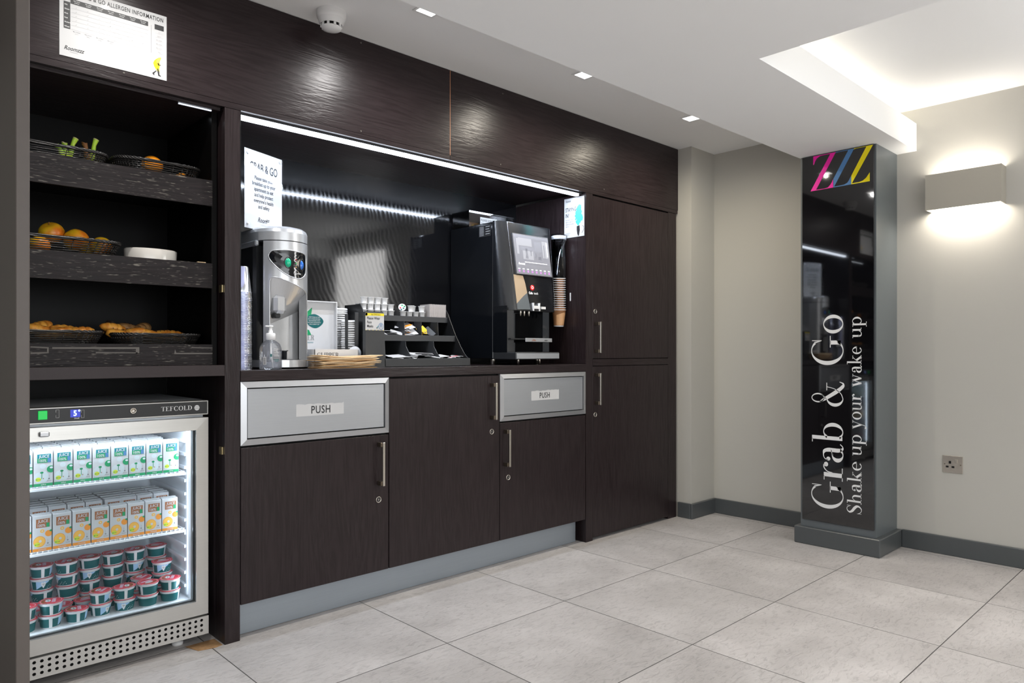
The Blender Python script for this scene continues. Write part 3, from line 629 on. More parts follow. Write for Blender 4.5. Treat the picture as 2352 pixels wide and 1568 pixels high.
def handle(par, x, z0, z1):
    h = MB().box(x + .001, x + .011, -.036, -.026, z0, z1, 'nickel', bev=.001)
    h.box(x - .004, x + .010, -.027, -.0005, z0 + .001, z0 + .018, 'nickeldark', bev=.001).box(x - .004, x + .010, -.027, -.0005, z1 - .018, z1 - .001, 'nickeldark', bev=.001)
    return tag(h.build('handle', par), 'upright satin nickel bar handle')
def lock(par, x, z):
    T = frontM(x, -.0003, z)
    b = MB().lathe([(.0125, 0), (.0125, .0025), (.0105, .003), (.0095, .0015)], 'nickel', 28, T=T).lathe([(.0095, .0012), (0, .0012)], 'ink', 20, T=T)
    b.box(-.0012, .0012, -.004, .004, .0013, .0018, 'nickel', T=T)
    return b.build('lock', par)
def base_unit(x0, x1, flap, hx, hz, lx, lz, label, dtop):
    t = empty('base_cabinet', ((x0 + x1) / 2, .28, .12), label, 'cabinet', 'base cabinets under the coffee counter')
    MB().box(x0 + .002, x1 - .002, .022, .528, .1215, .889, 'dark').build('body', t)
    g = .002
    d = MB().box(x0 + g, x1 - g, 0, .020, .121, dtop, 'woodz', bev=.0008).build('door', t)
    handle(d, hx, *hz); lock(d, lx, lz)
    if flap:
        z0, z1 = flap; w = .021
        fr = MB()
        A = [(x0 + .001, z0), (x1 - .001, z0), (x1 - .001, z1), (x0 + .001, z1)]; Bq = [(x0 + w, z0 + w), (x1 - w, z0 + w), (x1 - w, z1 - w), (x0 + w, z1 - w)]
        for k in range(4):
            a, b_, c, d_ = A[k], A[(k + 1) % 4], Bq[(k + 1) % 4], Bq[k]
            fr.prism([(a[0], -.001, a[1]), (b_[0], -.001, b_[1]), (c[0], -.006, c[1]), (d_[0], -.006, d_[1])], (0, .012, 0), 'steelframe')
        tag(fr.build('flap_frame', t), 'mitred aluminium frame')
        fl = MB().box(x0 + w + .004, x1 - w - .004, -.001, .010, z0 + w + .004, z1 - w - .004, 'steel', bev=.0006).build('push_flap', t)
        return t, fl
    return t, None
t, fl = base_unit(0, .6, (.668, .8885), .549, (.462, .634), .551, .405, 'left base cabinet with wide steel push flap, beside the tall upright panel', .660)
def torn(par, x0, x1, z0, z1, sz, seed):
    rnd = random.Random(seed); pts = [(x0, 0, z0), (x1, 0, z0), (x1, 0, z1)]
    n = 18
    for k in range(n): pts.append((x1 - (x1 - x0) * (k + .7) / n, 0, z1 - rnd.random() * .006 * (1 if k > 3 else .4)))
    pts.append((x0, 0, z1 - .003))
    mb = MB().prism([(p[0], -.0016, p[2]) for p in pts], (0, .0005, 0), 'laminated'); st = tag(mb.build('sticker', par), 'torn clear sticker reading PUSH')
    return mb
def sticker(par, x0, x1, z0, z1, size, cx_, cz_):
    rnd = random.Random(int(x0 * 100)); n = 18
    pts = [(x0, z0), (x1, z0), (x1, z1)] + [(x1 - (x1 - x0) * (k + .7) / n, z1 - rnd.random() * .005) for k in range(n)] + [(x0, z1 - .003)]
    mb = MB().prism([(p[0], -.0018, p[1]) for p in pts], (0, .0006, 0), 'laminated')
    mb.text('PUSH', 'ink', frontM(cx_, -.0022, cz_ - size * .36), size, .78, 0, 'CENTER', 1.12)
    tag(mb.build('sticker', par), 'torn white sticker reading PUSH')
sticker(fl, .203, .396, .756, .802, .040, .301, .779)
t, fl = base_unit(.6, 1.2, None, 1.145, (.684, .851), 1.150, .628, 'middle base cabinet with one full height dark door', .884)
t, fl = base_unit(1.2, 1.801, (.6705, .8885), 1.228, (.461, .632), 1.252, .407, 'right base cabinet with smaller looking push flap, beside the tall cupboard', .663)
sticker(fl, 1.403, 1.596, .757, .806, .037, 1.495, .781)
tag(MB().box(-.0005, 1.775, .0485, .056, .002, .1205, 'plinth').build('plinth'), 'long brushed steel kickboard under the base cabinets', 'kickboard')
# tall cupboard on the right
t = empty('tall_cupboard', (2.2, .3, 0), 'tall dark cupboard with two stacked doors at the right end of the counter', 'cupboard')
MB().box(1.862, 2.612, .022, .58, .016, 1.82, 'dark').build('body', t)
MB().box(1.8035, 1.857, 0, .6, 0, 1.8205, 'woodz').build('side_panel', t)
MB().box(2.548, 2.632, .004, .6, 0, 1.8205, 'woodz').build('side_panel', t)
MB().box(1.857, 2.548, -.001, .05, .9185, .9535, 'woodx').build('middle_rail', t)
d = MB().box(1.8585, 2.541, .0, .020, .957, 1.8125, 'woodz', bev=.0008).build('door', t); tag(d, 'upper door'); handle(d, 1.878, .986, 1.150); lock(d, 1.877, 1.205)
d = MB().box(1.8585, 2.541, .0, .020, .016, .9155, 'woodz', bev=.0008).build('door', t); tag(d, 'lower door'); handle(d, 1.878, .713, .880); lock(d, 1.877, .661)
# shelf unit on the left
t = empty('shelf_unit', (-.35, .3, .91), 'dark open shelf unit holding baskets of fruit and pastries above the glass fridge', 'shelf unit')
MB().box(-.078, -.0605, .050, .58, .948, 1.81, 'blackwood').build('side_panel', t); MB().box(-.76, -.742, .050, .58, .948, 1.81, 'blackwood').build('side_panel', t)
MB().box(-.742, -.078, .50, .515, .948, 1.81, 'blackwood').build('back_panel', t)
MB().box(-.76, -.0605, .02, .58, 1.81, 1.821, 'woodx').build('top_panel', t)
for z0, z1 in ((1.487, 1.574), (1.208, 1.292)):
    s = MB().box(-.742, -.078, .052, .5, z1 - .03, z1 - .008, 'blackwood').build('shelf', t)
    MB().box(-.742, -.0785, .040, .052, z0, z1, 'woodshelf').build('shelf_edge', s)
s = MB().box(-.742, -.078, .052, .5, .987, 1.009, 'woodx').build('shelf', t)
b = MB().box(-.742, -.0785, .040, .052, .948, 1.017, 'woodshelf')
s2 = b.build('shelf_edge', s)
r_ = MB()
for pts in ([(120, 797), (320, 797), (320, 811), (312, 811), (312, 801), (120, 801)], [(220, 808), (316, 809), (316, 811), (220, 811)], [(70, 795), (112, 797), (112, 811), (70, 813), (70, 809), (108, 808), (108, 800), (70, 798)], [(402, 802), (405, 810), (488, 810), (488, 813), (400, 813)], [(440, 797), (488, 798), (488, 800), (440, 799)]):
    r_.poly([onY(u, v, .0397) for u, v in pts], 'mesh')
tag(r_.build('tape_residue', s), 'faint grey tape marks on the lowest shelf edge')
MB().box(-.76, -.0535, -.002, .58, .911, .947, 'laminate', bev=.001).build('ledge', t)
MB().box(-.76, -.0535, .582, .59, .001, .947, 'blackwood').build('lower_back_panel', t)
MB().box(-.76, -.742, .0, .58, .001, .9105, 'blackwood').build('lower_side_panel', t)
MB().box(-.19, -.085, .030, .036, 1.8065, 1.8095, 'leddim').build('led_strip', t)
# opened end panel at the extreme left
tag(MB().box(-.735, -.711, -.672, -.004, .008, 2.0, 'greypanel', bev=.0015).build('end_panel'), 'out of focus brown grey panel edge filling the left margin', 'panel')

# =================================================================== FRIDGE
FX0, FX1, FY = -.688, -.0885, .049
fr = empty('glass_fridge', (-.39, .3, 0), 'under counter glass door fridge with lit interior full of juice cartons and yogurts', 'fridge')
b = MB()
b.box(FX0, -.650, .098, .56, .10, .828, 'fwhite').box(-.129, FX1 - .001, .098, .56, .10, .828, 'fwhite').box(-.65, -.129, .098, .56, .742, .828, 'fwhite').box(-.65, -.129, .098, .56, .10, .150, 'fwhite').box(-.65, -.129, .52, .56, .15, .742, 'fwhite')
for z in [.185 + .045 * k for k in range(12)]:
    b.box(-.139, -.129, .13, .50, z, z + .010, 'fwhite').box(-.65, -.640, .13, .50, z, z + .010, 'fwhite')
for y in (.12,): b.box(-.134, -.129, y, y + .012, .16, .73, 'fwhite')
b.build('interior_liner', fr)
MB().box(FX0 + .02, FX1 - .02, .075, .55, .035, .0995, 'blackplastic').build('cabinet_shell', fr)
MB().box(-.60, -.16, .102, .114, .7355, .7415, 'ledf').build('interior_light', fr)
# door
do = MB(); zt, zb = .770, .104; ix0, ix1, iz0, iz1 = -.640, -.1285, .152, .729
A = [(FX0, zb), (FX1, zb), (FX1, zt), (FX0, zt)]; Bq = [(ix0, iz0), (ix1, iz0), (ix1, iz1), (ix0, iz1)]
for k in range(4):
    a, b_, c, d_ = A[k], A[(k + 1) % 4], Bq[(k + 1) % 4], Bq[k]
    do.prism([(a[0], FY + .001, a[1]), (b_[0], FY + .001, b_[1]), (c[0], FY - .0005, c[1]), (d_[0], FY - .0005, d_[1])], (0, .036, 0), 'fridgesteel')
for k in range(4):
    a, b_ = Bq[k], Bq[(k + 1) % 4]
dr = do.build('door', fr)
g = MB().box(ix0 - .004, ix1 + .004, FY + .010, FY + .013, iz0 - .004, iz1 + .004, 'glass').build('glass_pane', dr)
ed = MB()
for (x0, x1, z0, z1) in ((ix1 - .005, ix1 + .001, iz0, iz1), (ix0, ix0 + .005, iz0, iz1), (ix0, ix1, iz0, iz0 + .004), (ix0, ix1, iz1 - .002, iz1)): ed.box(x0, x1, FY + .013, FY + .020, z0, z1, 'greyplastic')
tag(ed.build('glass_seal', dr), 'dark seal around the glass')
MB().box(-.572, -.546, FY - .012, FY, .7425, .758, 'steelframe', bev=.003).build('door_grip', dr)
# control panel
cp = MB().box(FX0, FX1, FY, FY + .05, .7795, .828, 'fridgesteel', bev=.0015).build('control_panel', fr)
MB().box(FX0 + .004, FX1 - .004, FY - .0008, FY, .7835, .8245, 'blackplastic').build('black_inlay', cp)
def px(mb, pts, m, Y, push=0): mb.poly([onY(u, v, Y) for u, v in pts], m)
sw = MB(); p = onY(98, 953, FY - .002); sw.box(p[0] - .0115, p[0] + .0115, FY - .004, FY - .0008, p[2] - .0135, p[2] + .0125, 'greenled', bev=.001); tag(sw.build('power_switch', cp), 'glowing green power switch')
dp = MB(); p = onY(174, 949, FY - .001)
dp.box(p[0] - .014, p[0] + .012, FY - .0014, FY - .0008, p[2] - .0115, p[2] + .0115, 'blueglow')
dp.text('5', 'blueled', frontM(p[0] - .0065, FY - .0018, p[2] - .007), .023, .85); dp.lathe([(.0018, 0), (.0028, 0)], 'blueled', 10, T=frontM(p[0] + .009, FY - .0018, p[2] + .008))
dp.text('Dixell', 'white', frontM(p[0] - .004, FY - .0016, p[2] - .0165), .0055)
for du in (-42, 16):
    q = onY(174 + du, 950, FY - .001)
    for (a0, a1, c0, c1) in ((-.004, .004, .0115, .012), (-.004, .004, -.012, -.0115), (.0035, .004, -.012, .012), (-.004, -.0035, .004, .012), (-.004, -.0035, -.012, -.004)): dp.box(q[0] + a0, q[0] + a1, FY - .0014, FY - .0008, q[2] + c0, q[2] + c1, 'vinyl')
tag(dp.build('display', cp), 'small blue lit display reading 5')
p = onY(306, 943, FY - .001); MB().lathe([(.0095, 0), (.0095, .002), (.007, .0025), (.0065, .001), (0, .001)], 'nickel', 24, T=frontM(p[0], FY - .0008, p[2])).build('key_lock', cp)
lo = MB(); p0 = onY(370, 944.5, FY); p1 = onY(441, 941, FY); serif(lo, 'TEFCOLD', 'vinyl', frontM(p0[0], FY - .0014, p0[2]), .0145, p1[0] - p0[0], .18, .06, .05)
p = onY(452, 936, FY); lo.poly([(p[0] + .0085 * math.cos(a_), FY - .0014, p[2] + .009 * math.sin(a_)) for a_ in [k * .4 for k in range(16)]], 'vinyl')
for k in (-.0035, .002): lo.box(p[0] - .008, p[0] + .008, FY - .0018, FY - .0015, p[2] + k, p[2] + k + .001, 'ink', T=None)
tag(lo.build('lettering', cp), 'pale lettering TEFCOLD with round emblem')
# grille with hexagonal holes
gr = MB(); gx0, gx1, gz0, gz1 = FX0 - .002, FX1, .038, .097; sp = .01885; rows = (.0865, .0695, .0525); rz = .0085; hr = .0052
cols = [-.1115 - sp * k for k in range(30)]
gy = FY - .002
def quad(x0, x1, z0, z1): gr.add([(x0, gy, z0), (x1, gy, z0), (x1, gy, z1), (x0, gy, z1)], [(0, 1, 2, 3)], 'fridgesteel')
for zc in rows:
    for xc in cols:
        w_, h_ = sp / 2, rz; hx_ = [(xc + hr * math.cos(R(60 * k)), zc + hr * math.sin(R(60 * k))) for k in range(6)]
        rp_ = [(xc + w_, zc), (xc + h_ / math.tan(R(60)), zc + h_), (xc - h_ / math.tan(R(60)), zc + h_), (xc - w_, zc), (xc - h_ / math.tan(R(60)), zc - h_), (xc + h_ / math.tan(R(60)), zc - h_)]
        cn = {0: (xc + w_, zc + h_), 2: (xc - w_, zc + h_), 3: (xc - w_, zc - h_), 5: (xc + w_, zc - h_)}
        for k in range(6):
            k2 = (k + 1) % 6; poly = [hx_[k], rp_[k]] + ([cn[k]] if k in cn else []) + [rp_[k2], hx_[k2]]
            gr.add([(a_, gy, c_) for a_, c_ in poly], [list(range(len(poly)))], 'fridgesteel')
        gr.add([(a_, gy, c_) for a_, c_ in hx_] + [(a_, gy + .0015, c_) for a_, c_ in hx_], [(k, (k + 1) % 6, (k + 1) % 6 + 6, k + 6) for k in range(6)], 'fridgesteel')
xa, xb = cols[-1] - sp / 2, cols[0] + sp / 2; za, zb_ = rows[-1] - rz, rows[0] + rz
quad(gx0, xa, gz0, gz1); quad(xb, gx1, gz0, gz1); quad(xa, xb, gz0, za); quad(xa, xb, zb_, gz1)
gr.box(gx0, gx1, gy, gy + .02, gz0 - .001, gz0, 'fridgesteel').box(gx1 - .001, gx1, gy + .0001, gy + .05, gz0, gz1, 'fridgesteel').box(gx0, gx1, gy + .0001, gy + .02, gz1, gz1 + .001, 'fridgesteel')
tag(gr.build('ventilation_grille', fr), 'aluminium strip with three rows of hexagonal holes')
for x in (-.165, -.62): MB().lathe([(.014, .004), (.014, 0), (.018, 0), (.018, .010), (.008, .012), (.008, .036)], 'white', 20, T=Matrix.Translation((x, .12, 0))).build('foot', fr)
# shelves
for z in (.587, .392):
    s = MB(); x0, x1 = -.640, -.1395
    s.box(x0, x1, .112, .119, z - .014, z - .006, 'fwhite', bev=.001).box(x0, x1, .49, .497, z - .012, z - .006, 'fwhite')
    n = 36
    for k in range(n):
        x = x0 + (x1 - x0) * (k + .5) / n; s.box(x - .0017, x + .0017, .113, .495, z - .006, z - .001, 'fwhite')
    s.box(x0, x1, .126, .130, z - .0065, z - .002, 'fwhite')
    s.build('shelf', fr)
# small residue tile under the fridge
tag(MB().prism([onX(0, 0, 1) if False else (x, y, .0006) for x, y in ((-.155, .075), (-.06, .075), (-.058, .005), (-.085, -.002), (-.135, .01))], (0, 0, .001), 'limewash').build('rusty_stain'), 'rusty brown stain on the floor between the fridge and upright panel', 'stain')

# ------------------------------------------------------------------ juice cartons
def carton(kind):
    W_, D_, H_ = .0488, .036, .1085; mb = MB(); w = W_ / 2
    c1 = 'teal' if kind == 'apple' else 'brownprint'; c2 = 'green' if kind == 'apple' else 'orange'
    mb.box(-w, w, 0, D_, 0, H_ - .004, 'paper')
    # folded top, slightly sloping forward
    mb.prism([(-w, 0, H_ - .004), (-w, D_, H_ - .004), (-w, D_, H_), (-w, .003, H_ - .001)], (W_, 0, 0), 'paper')
    mb.box(-w * .96, w * .96, D_ * .45, D_ * .55, H_ - .001, H_ + .0015, 'paper')
    for dx in (-.012,): mb.lathe([(.003, 0), (.003, .0006), (0, .0006)], 'inklight', 8, T=Matrix.Translation((w * .5, .008, H_ - .0004)))
    e_ = -.0004
    def q(x0, x1, z0, z1, m, yy=e_): mb.add([(x0, yy, z0), (x1, yy, z0), (x1, yy, z1), (x0, yy, z1)], [(0, 1, 2, 3)], m)
    q(-w, w, 0, .0085, 'green' if kind == 'apple' else 'orange')
    q(-.0155, .0195, .0705, .0965, c1); q(-.0155, .0185, .0705, .0835, 'green' if kind == 'apple' else c1, e_ * 1.3); q(.0105, .0185, .0705, .0835, 'blue' if kind == 'apple' else 'green', e_ * 1.5)
    mb.text('JUICE', 'paper', frontM(-.011, e_ * 2.4, .0855), .0125, .86, .1); mb.text('100%', 'paper', frontM(-.0135, e_ * 2.4, .0730), .0115, .86, 0)
    mb.text('APPLE' if kind == 'apple' else 'ORANGE', 'paper', frontM(0, e_ * 2.4, .0025), .0055, .9, 0, 'CENTER')
    def disc(x, z, rx, rz_, m, yy, n=20, clip=True):
        pts = [(max(-w, min(w, x + rx * math.cos(2 * math.pi * k / n))), yy, z + rz_ * math.sin(2 * math.pi * k / n)) for k in range(n)]; mb.poly(pts, m)
    if kind == 'apple':
        disc(-.001, .060, .0078, .0075, 'palegreen', e_ * 1.2); disc(.0195, .050, .0108, .0105, 'green', e_ * 1.2); disc(.0205, .0545, .0045, .003, 'palegreen', e_ * 1.6)
        disc(-.011, .026, .0125, .0165, 'palegreen', e_ * 1.2); disc(.0025, .028, .0115, .0165, 'palegreen', e_ * 1.1); disc(-.004, .041, .0045, .003, 'green', e_ * 2); q(-.0048, -.0032, .022, .040, 'green', e_ * 2)
        disc(.0, .023, .0012, .0018, 'brownprint', e_ * 2.2)
    else:
        disc(.0, .060, .0052, .0052, 'lightorange', e_ * 1.2); disc(.0, .060, .002, .002, 'paper', e_ * 1.6); disc(.0165, .051, .0092, .0095, 'orange', e_ * 1.2); disc(.0225, .0585, .004, .003, 'green', e_ * 1.6)
        disc(-.007, .029, .0155, .0165, 'orange', e_ * 1.2, 26); disc(-.007, .029, .0143, .0152, 'lightorange', e_ * 1.5, 26); disc(-.005, .030, .0038, .004, 'paper', e_ * 1.9)
    disc(-.013, .021, .0072, .0062, 'lime', e_ * 2.1); disc(-.0165, .0205, .0016, .0018, 'green', e_ * 2.5); disc(-.0085, .0205, .0013, .0013, 'brownprint', e_ * 2.5); mb.text('5', 'brownprint', frontM(-.0135, e_ * 2.6, .0190), .005)
    disc(.0145, .0215, .0022, .0022, 'inkgrey', e_ * 2); q(.0138, .0152, .024, .033, 'inklight', e_ * 2); q(.009, .021, .0135, .0165, 'inklight', e_ * 2)
    o = mb.build('juice_carton', None); return o
ca = carton('apple'); co = carton('orange'); first = {'apple': ca, 'orange': co}; used = set()
def put_carton(kind, x, y, z, label, group, rz=0):
    src = first[kind]
    if kind not in used: used.add(kind); o = src; o.location = (x, y, z)
    else: o = src.copy(); C.objects.link(o); o.location = (x, y, z)
    o.rotation_euler = (0, 0, rz); tag(o, label, 'juice carton', group); return o
rn = random.Random(3)
for k in range(9):
    put_carton('apple', -.1855 - .0517 * k, .120 + rn.uniform(-.001, .001), .5865, '%s green apple juice carton from the right, front row of the top fridge shelf' % ordn(k), 'apple juice cartons in the front row', rn.uniform(-.03, .03))
for k in range(9):
    put_carton('orange', -.1885 - .0517 * k, .120 + rn.uniform(-.001, .001), .3915, '%s orange juice carton from the right, front row of the middle fridge shelf' % ordn(k), 'orange juice cartons in the front row', rn.uniform(-.03, .03))
for j, y in enumerate((.215, .256, .297, .338, .379)):
    for k in range(8 if j else 9):
        put_carton('apple', -.205 - .0505 * k, y, .5865, '%s apple juice carton from the right, %s row back on the top fridge shelf' % (ordn(k), ordn(j)), 'apple juice cartons behind the front row', rn.uniform(-.03, .03))
for j, y in enumerate((.245, .287, .328, .369)):
    for k in range(8):
        put_carton('orange', -.178 - .0515 * k + (.004 if k == 3 else 0), y, .3915, '%s orange juice carton from the right, %s row back on the middle fridge shelf' % (ordn(k), ordn(j)), 'orange juice cartons behind the front row', rn.uniform(-.05, .05))
# ------------------------------------------------------------------ yogurt tubs
def yog():
    r = empty('yogurt_tub', (0, 0, 0), 'x', 'yogurt')
    n = 40
    def mf(i, j):
        if i == 1:
            a = (j / n * 360) % 360
            if a < 18 or 175 < a < 190: return 'cupwhite'
            return 'darkteal'
        return 'cupwhite'
    b = MB().lathe([(.0, 0), (.0305, 0), (.031, .003), (.0355, .0335), (.0362, .039), (.0385, .0405), (.0385, .043)], 'cupwhite', n, mf=lambda i, j: ('darkteal' if (i == 2 and not (j in (0, 1, 19, 20))) else 'cupwhite'))
    # blue panel with heart on one side, wrapped on the wall
    def wrap(pts, m, off):
        b.poly([((.031 + (z - .003) * .1475 + off) * math.cos(R(a)), (.031 + (z - .003) * .1475 + off) * math.sin(R(a)), z) for a, z in pts], m)
    for k in range(10):
        a0, a1 = 222 + k * 8, 230 + k * 8; t0, t1 = k / 10, (k + 1) / 10
        wrap([(a0, .034 - .0 - .022 * t0 if False else .033 - .028 * (1 - t0)), (a1, .033 - .028 * (1 - t1)), (a1, .0335), (a0, .0335)], 'skyblue', .0006) if k < 9 else None
    hz = [(0, .008), (9, .018), (13, .026), (10, .031), (4, .031), (0, .028), (-4, .031), (-10, .031), (-13, .026), (-9, .018)]
    wrap([(262 + a, z) for a, z in hz], 'cupwhite', .0016)
    wrap([(256, .023), (268, .023), (268, .0245), (256, .0245)], 'ink', .0021); wrap([(258, .0195), (266, .0195), (266, .0205), (258, .0205)], 'ink', .0021)
    for k in range(7):
        a = 285 + k * 6.5; z = .008 + (k * 37 % 11) * .0011; wrap([(a + 2.2 * math.cos(q), z + .0013 * math.sin(q)) for q in [i * 1.05 for i in range(6)]], 'cupwhite', .0012)
    b.v = [(x * .84, y * .84, z * .875) for x, y, z in b.v]
    b.build('tub', r, local=True)
    l = MB(); N_ = 36; zz = .0436
    def out(a): return .0398 + (.007 if abs(((a - 20 + 180) % 360) - 180) < 9 else 0)
    l.add([(out(k * 10) * math.cos(R(k * 10)), out(k * 10) * math.sin(R(k * 10)), zz - .0004 + (.0012 * math.sin(R(k * 30)))) for k in range(N_)] + [(.0365 * math.cos(R(k * 10)), .0365 * math.sin(R(k * 10)), zz) for k in range(N_)], [(k, (k + 1) % N_, (k + 1) % N_ + N_, k + N_) for k in range(N_)], 'redfoil')
    l.poly([(.0365 * math.cos(R(k * 10)), .0365 * math.sin(R(k * 10)), zz) for k in range(N_)], 'redfoil')
    def arc(r0, r1, a0, a1, m, z):
        n_ = 14
        for k in range(n_):
            p, q = R(a0 + (a1 - a0) * k / n_), R(a0 + (a1 - a0) * (k + 1) / n_)
            l.add([(r0 * math.cos(p), r0 * math.sin(p), z), (r1 * math.cos(p), r1 * math.sin(p), z), (r1 * math.cos(q), r1 * math.sin(q), z), (r0 * math.cos(q), r0 * math.sin(q), z)], [(0, 1, 2, 3)], m)
    arc(.033, .0345, 0, 360, 'cupwhite', zz + .0003); arc(.022, .030, 20, 150, 'brownprint', zz + .0003)
    l.poly([(.003 + .016 * math.cos(a), .009 + .009 * math.sin(a), zz + .0006) for a in [k * .4 for k in range(16)]], 'cupwhite')
    l.poly([(-.022, -.012, zz + .0004), (.022, -.018, zz + .0004), (.024, -.006, zz + .0004), (-.02, .0, zz + .0004)], 'pinkfoil')
    l.box(-.018, .018, -.0125, -.0105, zz + .0005, zz + .0007, 'cupwhite'); l.box(-.010, .014, .008, .0095, zz + .0007, zz + .0009, 'darkteal')
    l.v = [(x * .84, y * .84, z * .875) for x, y, z in l.v]
    lo_ = l.build('lid', r, local=True); tag(lo_, 'red and pink foil lid')
    KIDS[r.name] = list(r.children)
    return r
yg = yog(); yused = False
PITCH = .0386; Z0 = .1505
stacks = [(-.183, .137, 2, 0, 'front row, first stack from the right'), (-.251, .140, 2, 180, 'front row, second stack from the right'), (-.319, .148, 2, 175, 'front row, third stack from the right'), (-.387, .153, 2, 25, 'front row, fourth stack from the right'),
          (-.456, .145, 1, 30, 'front row, standing alone'), (-.523, .150, 2, 40, 'front row, fifth stack from the right'), (-.591, .145, 2, 10, 'at the left end beside the panel edge'),
          (-.181, .225, 3, 0, 'behind the rightmost front stack'), (-.252, .212, 2, 30, 'second row, behind the second front stack'), (-.345, .222, 1, 60, 'second row, low behind the third front stack'), (-.413, .226, 1, 0, 'second row, behind the fourth front stack'), (-.482, .222, 1, 20, 'second row, behind the lone front tub'), (-.552, .230, 1, 90, 'second row, far left'),
          (-.176, .303, 4, 95, 'back row, rightmost stack'), (-.246, .305, 4, 150, 'back row, second stack from the right'), (-.314, .304, 4, 170, 'back row, third stack from the right'), (-.383, .308, 4, 100, 'back row, fourth stack from the right'), (-.451, .298, 4, 200, 'back row, fifth stack from the right'), (-.519, .304, 4, 80, 'back row, sixth stack from the right'), (-.587, .306, 4, 110, 'back row, far left stack')]
for (x, y, n, rot, lab) in stacks:
    for k in range(n):
        lv = '' if n == 1 else ('top ' if k == n - 1 else ('bottom ' if k == 0 else ('middle ' if n == 3 else ('lower middle ' if k == 1 else 'upper middle '))))
        L = (lv + 'yogurt tub in the fridge, ' + lab).strip()
        ang = (0, 0, R(rot + (k * 97 + int(x * 1000) * 13) % 360 * (0.3 if k == n - 1 else 1)))
        pos = (x + rn.uniform(-.0008, .0008), y + rn.uniform(-.0008, .0008), Z0 + PITCH * k)
        if not yused: yused = True; yg.location = pos; yg.rotation_euler = ang; yg['label'] = L; yg['group'] = 'yogurt tubs in the fridge'
        else: dup(yg, pos, ang, L, 'yogurt tubs in the fridge')
#@@PART2@@
# =================================================================== ON THE WORKTOP
ZW = .9285
# ---- water cooler
EC, ER = (.23, .20), (.105, .115)
def ep(phi, off=0): return (EC[0] + (ER[0] + off) * math.cos(R(phi)), EC[1] + (ER[1] + off) * math.sin(R(phi)))
wc = empty('water_cooler', (.23, .3, ZW), 'silver countertop water cooler with green and blue buttons at the left of the counter', 'water cooler')
def shellring(mb, z0, z1, m, off=0, y1=.48, a0=180, a1=360, cap=True, n=28):
    pts = [ep(a0 + (a1 - a0) * k / n, off) for k in range(n + 1)]
    pts = [(EC[0] - ER[0] - off, y1)] + pts + [(EC[0] + ER[0] + off, y1)]
    N_ = len(pts); vs = [(x, y, z0) for x, y in pts] + [(x, y, z1) for x, y in pts]
    mb.add(vs, [(i, (i + 1) % N_, (i + 1) % N_ + N_, i + N_) for i in range(N_)], m, False)
    if cap: mb.add(vs, [tuple(range(N_))[::-1], tuple(range(N_, 2 * N_))], m)
b = MB(); shellring(b, ZW + .008, 1.40, 'blackplastic', -.006); b.v = [(x if x > .16 else x, max(y, .235 - .0) if False else y, z) for x, y, z in b.v]
# dark rear body: starts behind the front shell
b = MB().box(.127, .333, .185, .48, ZW + .008, 1.40, 'blackplastic', bev=.01)
tag(b.build('rear_body', wc), 'dark blue black rear body')
top = MB()
prof = [(.0, 1.408), (.0, 1.44), (-.004, 1.452), (-.014, 1.460), (-.04, 1.466), (-.085, 1.468)]
n = 40; ringp = []
for off, z in prof:
    pts = [ep(180 + 180 * k / n, off) for k in range(n + 1)]; pts = [(EC[0] - ER[0] - off, .46 + off)] + pts + [(EC[0] + ER[0] + off, .46 + off)]
    ringp.append([(x, y, z) for x, y in pts])
N_ = len(ringp[0])
for r0, r1 in zip(ringp, ringp[1:]): top.add(r0 + r1, [(i, (i + 1) % N_, (i + 1) % N_ + N_, i + N_) for i in range(N_)], 'silver', True)
top.poly(ringp[-1], 'silver'); top.poly(ringp[0][::-1], 'silver')
top.box(.1215, .137, .16, .47, 1.388, 1.409, 'silver', bev=.004)
tag(top.build('lid', wc), 'domed silver lid')
# front shell with cut-out
sh = MB(); fa = [213 + (330 - 213) * k / 44 for k in range(45)]; zs = [.962 + (1.405 - .962) * k / 40 for k in range(41)]
def zcut(a):   # top edge of the opening
    t = (a - 226) / (316 - 226)
    return 1.268 + .012 * math.sin(min(1, t * 4) * math.pi / 2) - .062 * t
def hole(a, z): return 226 < a < 316 and z < zcut(a)
for i in range(44):
    for j in range(40):
        am, zm = (fa[i] + fa[i + 1]) / 2, (zs[j] + zs[j + 1]) / 2
        if hole(am, zm): continue
        P = [ep(fa[i]), ep(fa[i + 1])]
        zq = [zs[j], zs[j + 1]]
        if 226 < am < 316 and hole(am, zm - (zs[1] - zs[0])): zl, zr = zcut(fa[i]), zcut(fa[i + 1])
        else: zl = zr = zq[0]
        sh.add([(P[0][0], P[0][1], zl), (P[1][0], P[1][1], zr), (P[1][0], P[1][1], zq[1]), (P[0][0], P[0][1], zq[1])], [(0, 1, 2, 3)], 'silver', True)
# inner thickness of the opening edges
for a in (226, 316):
    p, q = ep(a), ep(a, -.02); sh.add([(p[0], p[1], .962), (q[0], q[1] + .02, .962), (q[0], q[1] + .02, zcut(a)), (p[0], p[1], zcut(a))], [(0, 1, 2, 3)], 'silver')
sh.add([(*ep(213), .962), (*ep(213, -.012), .962), (*ep(213, -.012), 1.405), (*ep(213), 1.405)], [(0, 1, 2, 3)], 'silver')
for a0 in (330,):
    p = ep(a0); sh.add([(p[0], p[1], .962), (.334, .20, .962), (.334, .20, 1.405), (p[0], p[1], 1.405)], [(0, 1, 2, 3)], 'silver', True); sh.add([(.334, .2, .962), (.334, .47, .962), (.334, .47, 1.405), (.334, .2, 1.405)], [(0, 1, 2, 3)], 'silver')
sh.build('front_shell', wc)
